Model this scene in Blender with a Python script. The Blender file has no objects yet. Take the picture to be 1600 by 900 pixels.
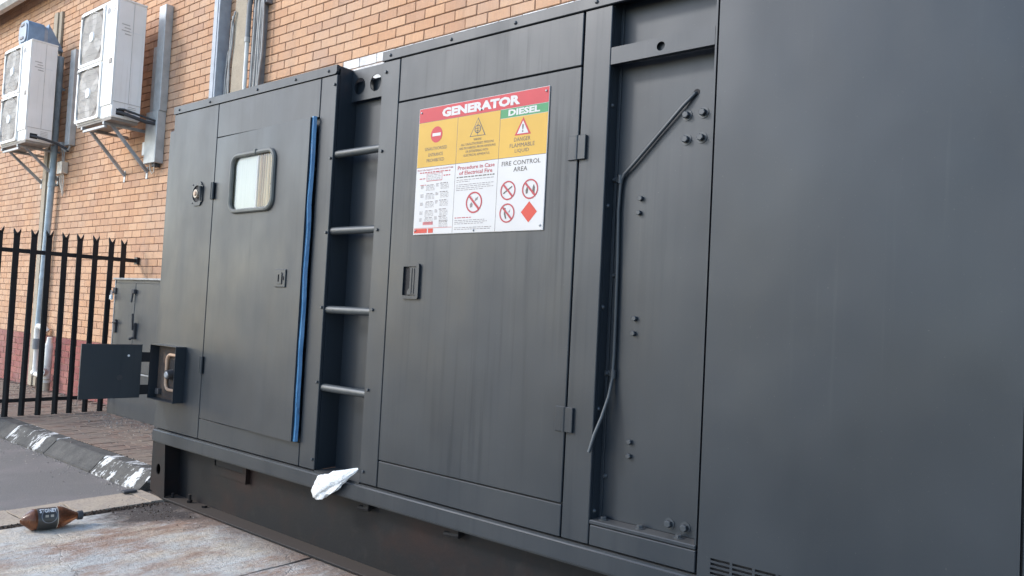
import bpy, bmesh, math, random
from mathutils import Vector, Matrix, noise
R_ = math.radians
rnd = random.Random(7)
S = bpy.context.scene
COL = S.collection

# ------------------------------------------------------------------ camera, sky, sun, exposure
def camera():
    yaw, pit, rol = R_(-39.18), R_(2.107), R_(-2.926)
    w = Vector((math.sin(yaw)*math.cos(pit), math.cos(yaw)*math.cos(pit), math.sin(pit)))
    r0 = Vector((math.cos(yaw), -math.sin(yaw), 0)); d0 = w.cross(r0)
    r = r0*math.cos(rol) + d0*math.sin(rol); d = -r0*math.sin(rol) + d0*math.cos(rol)
    M = Matrix((r, -d, -w)).transposed().to_4x4(); M.translation = (5.58, -2.775, 1.44)
    c = bpy.data.cameras.new('camera'); c.lens = 27.0; c.sensor_width = 36.0; c.clip_start = .05; c.clip_end = 2000
    o = bpy.data.objects.new('camera', c); o.matrix_world = M; COL.objects.link(o); S.camera = o
camera()
SUN = Vector((-1.0, -1.0, .92)).normalized()
EL = math.asin(SUN.z); AZ = math.atan2(SUN.x, SUN.y)
W = bpy.data.worlds.new('World'); S.world = W; W.use_nodes = True
nt = W.node_tree
sk = nt.nodes.new('ShaderNodeTexSky'); sk.sky_type = 'NISHITA'; sk.sun_disc = False
sk.sun_elevation = EL; sk.sun_rotation = AZ; sk.air_density = 1.0; sk.dust_density = 0.8; sk.ozone_density = 1.0
bg = nt.nodes['Background']; bg.inputs['Strength'].default_value = .15
nt.links.new(sk.outputs[0], bg.inputs['Color'])
sl = bpy.data.lights.new('sun', 'SUN'); sl.energy = .78; sl.angle = R_(8.0); sl.color = (1, .98, .95)
so = bpy.data.objects.new('sun', sl); so.rotation_euler = (-SUN).to_track_quat('-Z', 'Y').to_euler(); so.location = (-8, -10, 9); COL.objects.link(so)
S.view_settings.view_transform = 'Standard'; S.view_settings.look = 'None'
S.view_settings.gamma = 1; S.view_settings.use_curve_mapping = False
S.view_settings.exposure = 1.58

# ------------------------------------------------------------------ materials
class N:
    def __init__(s, name):
        s.m = bpy.data.materials.new(name); s.m.use_nodes = True; s.t = s.m.node_tree
        s.b = s.t.nodes['Principled BSDF']; s.pos = None
    def n(s, typ, **kw):
        o = s.t.nodes.new(typ)
        for k, v in kw.items():
            if k.startswith('i_'):
                key = k[2:]; o.inputs[int(key) if key.isdigit() else key].default_value = v
            else: setattr(o, k, v)
        return o
    def l(s, a, b): s.t.links.new(a, b)
    def P(s):
        if s.pos is None: s.pos = s.n('ShaderNodeNewGeometry').outputs['Position']
        return s.pos
    def noise(s, scale, stretch=(1, 1, 1), detail=4, rough=.55, lo=.35, hi=.65, off=(0, 0, 0), dist=0):
        mp = s.n('ShaderNodeMapping'); s.l(s.P(), mp.inputs[0]); mp.inputs['Scale'].default_value = stretch; mp.inputs['Location'].default_value = off
        t = s.n('ShaderNodeTexNoise', i_Scale=scale, i_Detail=detail, i_Roughness=rough, i_Distortion=dist); s.l(mp.outputs[0], t.inputs['Vector'])
        r = s.n('ShaderNodeMapRange', clamp=True); s.l(t.outputs['Fac'], r.inputs[0]); r.inputs[1].default_value = lo; r.inputs[2].default_value = hi
        return r.outputs[0]
    def math(s, op, a, b=None):
        o = s.n('ShaderNodeMath', operation=op)
        for i, v in enumerate((a, b)):
            if v is None: continue
            if isinstance(v, (int, float)): o.inputs[i].default_value = v
            else: s.l(v, o.inputs[i])
        return o.outputs[0]
    def mix(s, f, a, b, blend='MIX'):
        o = s.n('ShaderNodeMix', data_type='RGBA', blend_type=blend)
        for i, v in ((0, f), (6, a), (7, b)):
            if isinstance(v, (int, float)): o.inputs[i].default_value = v
            elif isinstance(v, tuple): o.inputs[i].default_value = (*v, 1)
            else: s.l(v, o.inputs[i])
        return o.outputs[2]
    def up(s):
        g = s.n('ShaderNodeNewGeometry'); x = s.n('ShaderNodeSeparateXYZ'); s.l(g.outputs['Normal'], x.inputs[0])
        r = s.n('ShaderNodeMapRange', clamp=True); s.l(x.outputs[2], r.inputs[0]); r.inputs[1].default_value = .5; r.inputs[2].default_value = .95
        return r.outputs[0]
    def out(s, color=None, rough=.5, spec=.5, metal=0, bump=None, bstr=.2, bdist=.01, roughs=None):
        if color is not None:
            if isinstance(color, tuple): s.b.inputs['Base Color'].default_value = (*color, 1)
            else: s.l(color, s.b.inputs['Base Color'])
        s.b.inputs['Roughness'].default_value = rough
        if roughs is not None: s.l(roughs, s.b.inputs['Roughness'])
        s.b.inputs['Specular IOR Level'].default_value = spec; s.b.inputs['Metallic'].default_value = metal
        if bump is not None:
            b = s.n('ShaderNodeBump', i_Strength=bstr, i_Distance=bdist); s.l(bump, b.inputs['Height']); s.l(b.outputs[0], s.b.inputs['Normal'])
        return s.m
def rng(n, f, a, b):
    o = n.n('ShaderNodeMapRange'); n.l(f, o.inputs[0]); o.inputs[3].default_value = a; o.inputs[4].default_value = b; return o.outputs[0]
def plain(name, c, rough=.5, spec=.5, metal=0, var=.12, scale=9, bump=0):
    n = N(name); f = n.noise(scale, detail=5)
    c2 = tuple(x*(1-2*var) for x in c); c1 = tuple(min(1, x*(1+var*.5)) for x in c)
    return n.out(n.mix(f, c1, c2), rough, spec, metal, n.noise(scale*8, lo=.2, hi=.8) if bump else None, bump, .004)

def m_paint(name, base, dusty=1.0, runs=.35):
    n = N(name)
    big = n.noise(1.3, (1, 1, .8), 3, lo=.3, hi=.7)
    c = n.mix(big, tuple(x*1.10 for x in base), tuple(x*.90 for x in base))
    st = n.noise(16, (1.6, 1.6, .05), 5, .6, lo=.52, hi=.78)              # rain runs down the sheet metal
    st2 = n.noise(1.6, (1, 1, .35), 2, lo=.30, hi=.55, off=(3, 0, 1))
    c = n.mix(n.math('MULTIPLY', n.math('MULTIPLY', st, st2), .42*runs), c, tuple(x*.45 for x in base))
    st3 = n.noise(23, (1.3, 1.3, .04), 4, .6, lo=.6, hi=.8, off=(9, 1, 0))
    c = n.mix(n.math('MULTIPLY', n.math('MULTIPLY', st3, st2), .05), c, (.20, .20, .19))
    sp = n.noise(150, (1, 1, 1), 2, lo=.72, hi=.80)
    c = n.mix(n.math('MULTIPLY', sp, .16*dusty), c, (.3, .28, .25))
    c = n.mix(n.math('MULTIPLY', n.up(), .5*dusty), c, (.105, .098, .088))      # dust lying on ledges
    sm = n.noise(1.1, (1, 1, 1), 5, .65, lo=.55, hi=.72, off=(7, 2, 4))           # dusty smudges
    c = n.mix(n.math('MULTIPLY', sm, .22*dusty), c, (.075, .078, .078))
    chip = n.noise(19, (1, 1, 1), 6, .75, lo=.735, hi=.75, off=(2, 8, 3)); c = n.mix(n.math('MULTIPLY', chip, .5*dusty), c, (.22, .21, .20))
    rg = rng(n, n.noise(2.6, (1, 1, .5), 5, .6), .37, .50)
    n.out(c, .45, .50, 0, None, 0, 0, rg)
    # rain runs and smudges dull the satin finish
    big2 = n.noise(.8, (1, 1, .6), 4, .6, lo=.3, hi=.7, off=(1, 6, 2))
    dull = n.math('ADD', n.math('MULTIPLY', n.math('MULTIPLY', st, st2), .26*runs), n.math('ADD', n.math('MULTIPLY', sm, .08), n.math('MULTIPLY', big2, .10)))
    n.l(n.math('SUBTRACT', .56, dull), n.b.inputs['Specular IOR Level'])
    b1 = n.n('ShaderNodeBump', i_Strength=.6, i_Distance=.02); n.l(n.noise(1.5, (1, 1, .8), 2, lo=0, hi=1), b1.inputs['Height'])      # oil-canning of the sheets
    b2 = n.n('ShaderNodeBump', i_Strength=.06, i_Distance=.0015); n.l(n.noise(260, lo=.2, hi=.8), b2.inputs['Height']); n.l(b1.outputs[0], b2.inputs['Normal']); n.l(b2.outputs[0], n.b.inputs['Normal'])
    return n.m
PAINT = m_paint('grey_enclosure_paint', (.0145, .0205, .0275))
PAINTD = m_paint('grey_streaked_door_paint', (.0145, .0205, .0275), 1.0, .7)
PAINTP = m_paint('grey_smooth_panel_paint', (.0135, .0195, .0265), 1.0, .06)
PAINT2 = m_paint('grey_cabinet_paint', (.050, .055, .060))
def m_skid():
    n = N('skid_paint_rusty'); c = n.mix(n.noise(2.2, detail=5), (.0062, .0075, .0098), (.0085, .0080, .0085))
    x = n.n('ShaderNodeSeparateXYZ'); n.l(n.P(), x.inputs[0])
    ru = n.math('MULTIPLY', n.noise(1.7, (1, 1, 1.3), 5, .6, lo=.46, hi=.66, off=(4, 0, 2)), .8)
    c = n.mix(ru, c, (.022, .010, .008))
    c = n.mix(n.math('MULTIPLY', n.noise(14, (1, 1, .7), 5, .65, lo=.56, hi=.74), .4), c, (.022, .021, .020))
    c = n.mix(n.math('MULTIPLY', n.up(), .8), c, (.085, .068, .055))
    return n.out(c, .62, .22, 0, n.noise(60, lo=.2, hi=.8), .15, .003)
PAINTC = m_paint('grey_rung_paint', (.045, .052, .055), .15)
SKID = m_skid()
DARK = plain('dark_gap', (.012, .012, .014), .7, .3)
STEEL = plain('galvanised_steel', (.38, .39, .40), .45, .5, .35, .15)
BOLT = m_paint('bolt_grey_paint', (.032, .039, .046), .6)
RUBBER = plain('grey_rubber', (.12, .125, .115), .6, .4)
BLUE = None
def m_blue():
    n = N('blue_film'); f = n.noise(8, (2, 2, 1), 4, lo=.4, hi=.7)
    c = n.mix(f, (.045, .145, .29), (.06, .18, .33)); g = n.noise(11, (3, 3, .6), 4, lo=.6, hi=.75); c = n.mix(g, c, (.022, .055, .11))
    return n.out(c, .35, .5, 0, n.noise(22, (1, 1, .5)), .35, .01)
BLUE = m_blue()
def m_brick(name, c1, c2, c3, paint=None):
    n = N(name); P = n.P(); x = n.n('ShaderNodeSeparateXYZ'); n.l(P, x.inputs[0])
    row = n.math('FLOOR', n.math('DIVIDE', n.math('SUBTRACT', x.outputs[2], .842), .08734))
    par = n.math('MULTIPLY', n.math('MODULO', n.math('ADD', row, 200), 2.0), .5)
    colm = n.math('FLOOR', n.math('ADD', n.math('DIVIDE', n.math('SUBTRACT', x.outputs[0], .377), .2274), par))
    cb = n.n('ShaderNodeCombineXYZ'); n.l(row, cb.inputs[0]); n.l(colm, cb.inputs[1])
    wn = n.n('ShaderNodeTexWhiteNoise', noise_dimensions='3D'); n.l(cb.outputs[0], wn.inputs['Vector'])
    s2 = n.n('ShaderNodeSeparateColor'); n.l(wn.outputs['Color'], s2.inputs[0])
    c = n.mix(s2.outputs[0], c1, c2); c = n.mix(n.math('MULTIPLY', n.math('POWER', s2.outputs[1], 3.0), .8), c, c3)
    ve = n.noise(40, (2.2, 2.2, .28), 5, .65, lo=.3, hi=.7)                # wirecut face: fine upright scratches
    c = n.mix(n.math('MULTIPLY', ve, .26), c, tuple(v*.6 for v in c3))
    c = n.mix(n.math('MULTIPLY', n.noise(120, detail=3, lo=.6, hi=.72), .35), c, tuple(v*.35 for v in c2))
    c = n.mix(n.math('MULTIPLY', n.noise(.9, (1, 1, .6), 6, .7, lo=.45, hi=.70, off=(2, 5, 1)), .38), c, (.40, .33, .28))
    c = n.mix(n.math('MULTIPLY', n.noise(2.6, (1.6, 1, .22), 6, .7, lo=.54, hi=.70, off=(6, 2, 8)), .30), c, tuple(v*.45 for v in c3))   # water runs   # grey weathering
    return n.out(c, .85, .25, 0, n.noise(55, (2.0, 2.0, .35), 5, .7, lo=.2, hi=.8), .5, .006)
BRICK = m_brick('face_brick', (.54, .305, .175), (.61, .38, .235), (.44, .25, .16))
BRICKRED = m_brick('plinth_brick_painted', (.26, .085, .075), (.33, .115, .095), (.20, .07, .07))
def m_white_brick():
    n = N('whitewashed_brick'); c = n.mix(n.noise(12, detail=5), (.70, .69, .67), (.52, .50, .48)); return n.out(c, .8, .3, 0, n.noise(60), .4, .005)
WBRICK = m_white_brick()
MORTAR = plain('dark_mortar', (.30, .195, .145), .95, .1, 0, .2, 30, .3)
MORTARW = plain('white_mortar', (.62, .60, .58), .9, .2, 0, .1, 20, .3)
def m_asphalt():
    n = N('asphalt'); c = n.mix(n.noise(180, detail=3, lo=.35, hi=.7), (.150, .136, .122), (.25, .224, .20))
    c = n.mix(n.math('MULTIPLY', n.noise(1.6, (1, .6, 1), 4, lo=.45, hi=.7), .55), c, (.30, .255, .235))
    c = n.mix(n.math('MULTIPLY', n.noise(420, detail=1, lo=.66, hi=.72), .6), c, (.46, .43, .40))
    return n.out(c, .9, .25, 0, n.noise(220, detail=3, lo=.2, hi=.8), .6, .008)
ASPHALT = m_asphalt()
def m_concrete():
    n = N('stained_concrete')
    c = n.mix(n.noise(3.5, (1.2, .8, 1), 8, .72, lo=.33, hi=.67), (.62, .595, .53), (.40, .39, .365))
    c = n.mix(n.math('MULTIPLY', n.noise(2.1, (1.2, .8, 1), 7, .72, lo=.45, hi=.62, off=(5, 1, 0)), .8), c, (.60, .48, .34))
    c = n.mix(n.math('MULTIPLY', n.noise(1.35, (1.6, .7, 1), 8, .75, lo=.46, hi=.60, off=(1.1, 3.5, 0)), .9), c, (.32, .19, .125))
    c = n.mix(n.math('MULTIPLY', n.noise(9, (1.4, .6, 1), 7, .75, lo=.55, hi=.66, off=(3, 0, 0)), .6), c, (.66, .65, .62))
    x = n.n('ShaderNodeSeparateXYZ'); n.l(n.P(), x.inputs[0])
    wob = n.noise(4.5, (1, .8, 1), 7, .75, lo=.2, hi=.8)
    # oil and rust washed out from the skid corner, and dirt gathered along the skid
    v = n.n('ShaderNodeVectorMath', operation='DISTANCE'); n.l(n.P(), v.inputs[0]); v.inputs[1].default_value = (.46, -.20, 0)
    d = n.math('SUBTRACT', v.outputs['Value'], n.math('MULTIPLY', wob, .55))
    r = n.n('ShaderNodeMapRange', clamp=True); n.l(d, r.inputs[0]); r.inputs[1].default_value = .14; r.inputs[2].default_value = -.10
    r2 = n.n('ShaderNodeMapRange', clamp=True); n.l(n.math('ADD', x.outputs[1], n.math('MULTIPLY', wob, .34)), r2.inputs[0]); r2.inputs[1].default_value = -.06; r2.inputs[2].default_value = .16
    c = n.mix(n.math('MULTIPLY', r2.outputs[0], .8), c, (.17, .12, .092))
    c = n.mix(n.math('MULTIPLY', r.outputs[0], .92), c, (.060, .047, .040))
    c = n.mix(n.math('MULTIPLY', n.noise(30, (1, .8, 1), 7, .78, lo=.55, hi=.66), .6), c, (.17, .14, .12))
    c = n.mix(n.math('MULTIPLY', n.noise(70, (1, .6, 1), 3, lo=.69, hi=.72, off=(0, 4, 0)), .7), c, (.74, .73, .70))
    # hairline cracks
    dn = n.n('ShaderNodeTexNoise', i_Scale=3.0, i_Detail=6.0, i_Roughness=.7); n.l(n.P(), dn.inputs['Vector'])
    vm = n.n('ShaderNodeVectorMath', operation='MULTIPLY_ADD'); n.l(dn.outputs['Color'], vm.inputs[0]); vm.inputs[1].default_value = (.35, .35, 0); n.l(n.P(), vm.inputs[2])
    vo = n.n('ShaderNodeTexVoronoi', feature='DISTANCE_TO_EDGE', i_Scale=.62); n.l(vm.outputs[0], vo.inputs['Vector'])
    cr = n.n('ShaderNodeMapRange', clamp=True); n.l(vo.outputs['Distance'], cr.inputs[0]); cr.inputs[1].default_value = .004; cr.inputs[2].default_value = .001
    c = n.mix(n.math('MULTIPLY', n.math('MULTIPLY', cr.outputs[0], n.noise(1.1, lo=.45, hi=.6, off=(4, 4, 0))), .8), c, (.07, .055, .045))
    hgt = n.math('SUBTRACT', n.noise(28, detail=8, rough=.75, lo=.2, hi=.8), n.math('MULTIPLY', cr.outputs[0], .4))
    return n.out(c, .85, .3, 0, hgt, .7, .016)
CONC = m_concrete()
def m_stone(name, c1, c2, c3, paint=0, pw=0):
    n = N(name); c = n.mix(n.noise(7, detail=6, rough=.7), c1, c2); c = n.mix(n.math('MULTIPLY', n.noise(60, detail=4, lo=.5, hi=.7), .5), c, c3)
    if paint:
        a = n.noise(6.5, (1.5, .75, .75), 8, .72, lo=.555-pw, hi=.585-pw, off=(paint, 0, 0)); b = n.noise(26, (1.8, .7, .7), 6, .75, lo=.36, hi=.42)
        c = n.mix(n.math('MULTIPLY', n.math('MULTIPLY', a, b), .95), c, (.66, .65, .62))
    return n.out(c, .88, .25, 0, n.noise(90, detail=6, rough=.72, lo=.2, hi=.8), .45, .004)
KERB = m_stone('kerb_concrete', (.115, .107, .096), (.068, .064, .059), (.035, .033, .031))
KERBW = m_stone('kerb_concrete_white_paint', (.125, .115, .10), (.072, .068, .062), (.035, .033, .031), 1.9, .045)
KERBW2 = m_stone('kerb_concrete_old_paint', (.11, .104, .094), (.066, .063, .058), (.035, .033, .031), 6.2, .012)
EDGE = m_stone('edging_concrete', (.46, .37, .27), (.37, .30, .235), (.15, .11, .09))
def m_paver():
    n = N('clay_paver'); oi = n.n('ShaderNodeObjectInfo')
    c = n.mix(oi.outputs['Random'], (.235, .135, .095), (.19, .135, .105)); c = n.mix(n.noise(6, detail=5, lo=.3, hi=.7), c, (.20, .16, .13))
    c = n.mix(n.math('MULTIPLY', n.noise(2.1, detail=7, rough=.72, lo=.38, hi=.58), .85), c, (.24, .19, .145))
    c = n.mix(n.math('MULTIPLY', n.noise(45, detail=5, rough=.7, lo=.55, hi=.68), .6), c, (.085, .07, .06))
    return n.out(c, .9, .25, 0, n.noise(80, detail=5, lo=.2, hi=.8), .5, .006)
PAVER = m_paver()
DIRT = m_stone('sandy_dirt', (.10, .078, .06), (.06, .046, .038), (.03, .024, .02))
def m_ac():
    n = N('cream_ac_casing'); c = n.mix(n.noise(3, detail=4), (.88, .86, .82), (.82, .80, .75)); c = n.mix(n.math('MULTIPLY', n.noise(20, (1.5, 1.5, .1), 4, lo=.55, hi=.75), .22), c, (.42, .37, .31))
    return n.out(c, .45, .4)
AC = m_ac()
ACGR = plain('guard_grey_plastic', (.52, .49, .45), .55)
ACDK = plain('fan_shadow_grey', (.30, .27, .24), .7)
WHITE = plain('white_plastic', (.78, .78, .76), .4, .4, 0, .04)
GREYTXT = plain('grey_print', (.22, .22, .23), .5)
PVC = plain('white_pvc', (.74, .72, .67), .4, .4, 0, .1, 7)
PVCD = plain('dirty_pvc', (.52, .44, .34), .5, .4, 0, .2, 9)
POST = m_stone('tan_timber', (.40, .34, .26), (.33, .28, .215), (.25, .21, .165))
PIPEB = plain('pale_blue_pipe', (.34, .42, .47), .45, .4, 0, .12)
COLB = plain('blue_grey_steel', (.33, .36, .40), .45, .4, 0, .1)
TRUNK = plain('grey_sheet_trunking', (.46, .465, .45), .42, .5, .15, .1)
TRAY = plain('dull_grey_tray', (.20, .205, .215), .55)
BLACK = plain('black_insulation', (.05, .05, .053), .7)
FENCE = plain('black_fence_paint', (.012, .013, .015), .45, .4)
CABLEG = plain('grey_cable', (.36, .35, .33), .5)
CREAM = plain('cream_box', (.60, .53, .44), .5)
MOTORB = plain('blue_enamel', (.20, .29, .40), .4, .5, 0, .12)
RED = plain('sign_red', (.42, .035, .045), .5, .3, 0, .04)
REDL = plain('sign_red_line', (.36, .05, .06), .5, .3, 0, .04)
ORANGE = plain('sign_vermilion', (.46, .05, .03), .5, .3, 0, .03)
GREEN = plain('sign_green', (.045, .22, .09), .5, .3, 0, .04)
YEL = plain('sign_yellow', (.50, .30, .045), .5, .3, 0, .05, 3)
SWHITE = plain('sign_white', (.50, .49, .48), .5, .3, 0, .03, 3)
SBLACK = plain('sign_black', (.05, .045, .04), .4)
SGREY = plain('sign_fine_print', (.16, .14, .14), .5)
PINK = plain('sign_pink', (.42, .12, .13), .5)
BAG = None
def m_bag():
    n = N('white_plastic_film'); n.b.inputs['Subsurface Weight'].default_value = .25; n.b.inputs['Subsurface Radius'].default_value = (.02, .02, .02)
    return n.out(n.mix(n.noise(30), (.80, .81, .80), (.68, .69, .69)), .38, .5, 0, n.noise(34, (1, 1, 1.6), 6, .6, lo=.25, hi=.75, dist=1.2), .75, .012)
BAG = m_bag()
def m_bottle():
    n = N('brown_bottle_plastic'); n.b.inputs['Transmission Weight'].default_value = .55; n.b.inputs['IOR'].default_value = 1.3
    return n.out(n.mix(n.noise(14), (.27, .11, .055), (.17, .065, .033)), .22, .5)
BROWN = m_bottle()
def m_pane():
    n = N('window_glass'); t = n.t; tr = n.n('ShaderNodeBsdfTransparent'); gl = n.n('ShaderNodeBsdfGlossy', i_Roughness=.03); fr = n.n('ShaderNodeFresnel', i_IOR=1.5); mx = n.n('ShaderNodeMixShader')
    n.l(fr.outputs[0], mx.inputs[0]); n.l(tr.outputs[0], mx.inputs[1]); n.l(gl.outputs[0], mx.inputs[2]); n.l(mx.outputs[0], t.nodes['Material Output'].inputs['Surface'])
    return n.m
PANE = m_pane()
def m_window_sheet(name, a, b, st):
    n = N(name); return n.out(n.mix(n.noise(18, (3, 1, .12), 4, .6, lo=.4, hi=.65), a, b), .6, .3)
REFLW = m_window_sheet('painted_sky_reflection', (.82, .83, .75), (.76, .78, .70), 1)  # bright sky reflection of the door pane, put into a pale sheet colour
BLINDT = m_window_sheet('stained_curtain', (.66, .53, .31), (.42, .26, .08), 1)
BLINDR = m_window_sheet('rust_stained_strip', (.33, .17, .045), (.24, .11, .03), 1)
COPPER = plain('dull_copper', (.50, .33, .22), .5)
RUSTY = m_stone('rusty_inside', (.10, .075, .06), (.055, .05, .048), (.14, .07, .04))

# ------------------------------------------------------------------ geometry helpers
def tag(o, label=None, cat=None, group=None, kind=None):
    for k, v in (('label', label), ('category', cat), ('group', group), ('kind', kind)):
        if v: o[k] = v
    return o
def thing(name, loc, label, cat, group=None, kind=None):
    o = bpy.data.objects.new(name, None); COL.objects.link(o); o.location = loc; o.empty_display_size = .1
    return tag(o, label, cat, group, kind)
def root_of(p):
    while p.parent: p = p.parent
    return p
def link(name, me, mat=None, parent=None, smooth=False):
    if mat and not me.materials: me.materials.append(mat)
    if smooth:
        me.shade_smooth()
        try: me.set_sharp_from_angle(angle=R_(38))
        except Exception: pass
    o = bpy.data.objects.new(name, me); COL.objects.link(o)
    if parent:
        o.parent = parent
        o.matrix_parent_inverse = Matrix.Translation(-root_of(parent).location)
        if parent.parent: o.matrix_parent_inverse = Matrix.Identity(4)   # a part keeps world-frame vertices already
        if not parent.parent and parent.type == 'MESH': o.matrix_parent_inverse = Matrix.Identity(4)
    return o
class MB:
    def __init__(s): s.v = []; s.f = []
    def add(s, v, f):
        b = len(s.v); s.v += [tuple(p) for p in v]; s.f += [tuple(b+i for i in q) for q in f]; return s
    def box(s, x0, x1, y0, y1, z0, z1, bev=0, seg=1):
        if bev:
            bm = bmesh.new(); bmesh.ops.create_cube(bm, size=1)
            for v in bm.verts: v.co = ((x0+x1)/2+v.co.x*(x1-x0), (y0+y1)/2+v.co.y*(y1-y0), (z0+z1)/2+v.co.z*(z1-z0))
            bmesh.ops.bevel(bm, geom=bm.edges[:], offset=bev, segments=seg, affect='EDGES', clamp_overlap=True); s.bm(bm); return s
        v = [(x, y, z) for x in (x0, x1) for y in (y0, y1) for z in (z0, z1)]
        return s.add(v, [(0, 1, 3, 2), (4, 6, 7, 5), (0, 4, 5, 1), (2, 3, 7, 6), (0, 2, 6, 4), (1, 5, 7, 3)])
    def bm(s, bm):
        bm.verts.index_update(); s.add([v.co[:] for v in bm.verts], [[v.index for v in f.verts] for f in bm.faces]); bm.free(); return s
    def tube(s, pts, r, n=10, cap=True):
        pts = [Vector(p) for p in pts]; rs = r if isinstance(r, (list, tuple)) else [r]*len(pts); V = []; F = []; prev = None
        for i, p in enumerate(pts):
            t = (pts[min(i+1, len(pts)-1)]-pts[max(i-1, 0)]).normalized()
            if prev is None: a = t.orthogonal().normalized()
            else: a = (prev-t*prev.dot(t)).normalized()
            prev = a; b = t.cross(a)
            for k in range(n):
                g = 2*math.pi*k/n; V.append(p+(a*math.cos(g)+b*math.sin(g))*rs[i])
        for i in range(len(pts)-1):
            for k in range(n): F.append((i*n+k, i*n+(k+1) % n, (i+1)*n+(k+1) % n, (i+1)*n+k))
        if cap: F.append(tuple(range(n-1, -1, -1))); F.append(tuple((len(pts)-1)*n+k for k in range(n)))
        return s.add(V, F)
    def prism(s, poly, y0, y1):       # poly in XZ, counter-clockwise seen from the front
        n = len(poly); V = [(x, y0, z) for x, z in poly]+[(x, y1, z) for x, z in poly]
        F = [tuple(range(n)), tuple(range(2*n-1, n-1, -1))]+[(i, i+n, (i+1) % n+n, (i+1) % n) for i in range(n)]
        return s.add(V, F)
    def build(s, name, mat, parent=None, smooth=False, fix=True):
        me = bpy.data.meshes.new(name); me.from_pydata(s.v, [], s.f)
        if fix:
            bm = bmesh.new(); bm.from_mesh(me); bmesh.ops.recalc_face_normals(bm, faces=bm.faces); bm.to_mesh(me); bm.free()
        return link(name, me, mat, parent, smooth)
def plate(loops, y0, y1):
    """flat sheet in XZ with holes; first loop is the outline"""
    bm = bmesh.new(); ed = []
    for lp in loops:
        vs = [bm.verts.new((x, y0, z)) for x, z in lp]
        ed += [bm.edges.new((vs[i], vs[(i+1) % len(vs)])) for i in range(len(vs))]
    bmesh.ops.triangle_fill(bm, use_beauty=True, use_dissolve=False, edges=ed)
    g = bmesh.ops.extrude_face_region(bm, geom=bm.faces[:]); vs = [v for v in g['geom'] if isinstance(v, bmesh.types.BMVert)]
    for v in vs: v.co.y = y1
    bmesh.ops.recalc_face_normals(bm, faces=bm.faces); return MB().bm(bm)
def rect(x0, x1, z0, z1): return [(x0, z0), (x1, z0), (x1, z1), (x0, z1)]
def rrect(x0, x1, z0, z1, r, n=5):
    o = []
    for cx, cz, a in ((x1-r, z0+r, -90), (x1-r, z1-r, 0), (x0+r, z1-r, 90), (x0+r, z0+r, 180)):
        for i in range(n+1): g = R_(a+90*i/n); o.append((cx+r*math.cos(g), cz+r*math.sin(g)))
    return o
def circ(x, z, r, n=24, rz=None): return [(x+r*math.cos(2*math.pi*i/n), z+(rz or r)*math.sin(2*math.pi*i/n)) for i in range(n)]
def hexbolt(x, y, z, axis, r=.012, h=.010, washer=True):
    """hex head with washer; axis = outward unit vector"""
    a = Vector(axis); p = Vector((x, y, z)); m = MB()
    if washer: m.tube([p, p+a*.003], r*1.55, 14)
    m.tube([p+a*.002, p+a*h, p+a*(h+.002)], [r, r, r*.8], 6); return m
def dome(x, y, z, axis, r=.009, h=.006):
    a = Vector(axis); p = Vector((x, y, z)); return MB().tube([p, p+a*h*.5, p+a*h], [r, r*.85, r*.4], 10)
_txt = {}
def text(name, s, x0, x1, z0, z1, y, mat, parent, bold=0.0, shear=0.0, to3=None):
    cu = bpy.data.curves.new('t', 'FONT'); cu.body = s; cu.size = 1; cu.offset = bold; cu.resolution_u = 2; cu.shear = shear
    ob = bpy.data.objects.new('t', cu); me = bpy.data.meshes.new_from_object(ob)
    xs = [v.co.x for v in me.vertices]; ys = [v.co.y for v in me.vertices]
    ax, bx, ay, by = min(xs), max(xs), min(ys), max(ys)
    for v in me.vertices:
        u = x0+(v.co.x-ax)/(bx-ax)*(x1-x0); w = z0+(v.co.y-ay)/(by-ay)*(z1-z0)
        v.co = to3(u, w) if to3 else (u, y, w)
    me.materials.clear(); me.name = name
    bpy.data.objects.remove(ob); bpy.data.curves.remove(cu)
    return link(name, me, mat, parent)
def copy_tree(o, parent=None, delta=Vector((0, 0, 0))):
    c = o.copy(); COL.objects.link(c)
    if parent: c.parent = parent
    else: c.location = o.location+delta
    for ch in [x for x in o.children]: copy_tree(ch, c)
    return c

# ------------------------------------------------------------------ ground: road, slab, kerb, pavement
road = MB().add([(-300, -300, -.012), (300, -300, -.012), (300, 300, -.012), (-300, 300, -.012)], [(0, 1, 2, 3)]).build('road', ASPHALT); road['kind'] = 'structure'

def wobble_slab(m, x0, x1, y0, y1, z0, z1, amp=.006, step=.12, seed=0):
    """slab with slightly ragged edges"""
    out = []; r = random.Random(seed)
    def side(a, b, fix, ax):
        k = max(2, int(abs(b-a)/step)); return [(a+(b-a)*i/k, fix+r.uniform(-amp, amp)) if ax == 0 else (fix+r.uniform(-amp, amp), a+(b-a)*i/k) for i in range(k)]
    out = side(x0, x1, y0, 0)+side(y0, y1, x1, 1)+side(x1, x0, y1, 0)+side(y1, y0, x0, 1)
    n = len(out); V = [(x, y, z1) for x, y in out]+[(x, y, z0) for x, y in out]
    m.add(V, [tuple(range(n))]+[(i, i+n, (i+1) % n+n, (i+1) % n) for i in range(n)])
    return m
slab_bed = MB().box(-.165, 3.11, -1.6, 1.46, -.3, -.009).build('concrete_slab', DIRT); slab_bed['kind'] = 'structure'
for i, (a, b) in enumerate(((.295, 1.925), (1.945, 3.1))):
    wobble_slab(MB(), a, b, -1.6, 1.455, -.2, 0, .007, .09, i).build('slab_section', CONC, slab_bed)
yy = -1.6; r2 = random.Random(3)
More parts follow.
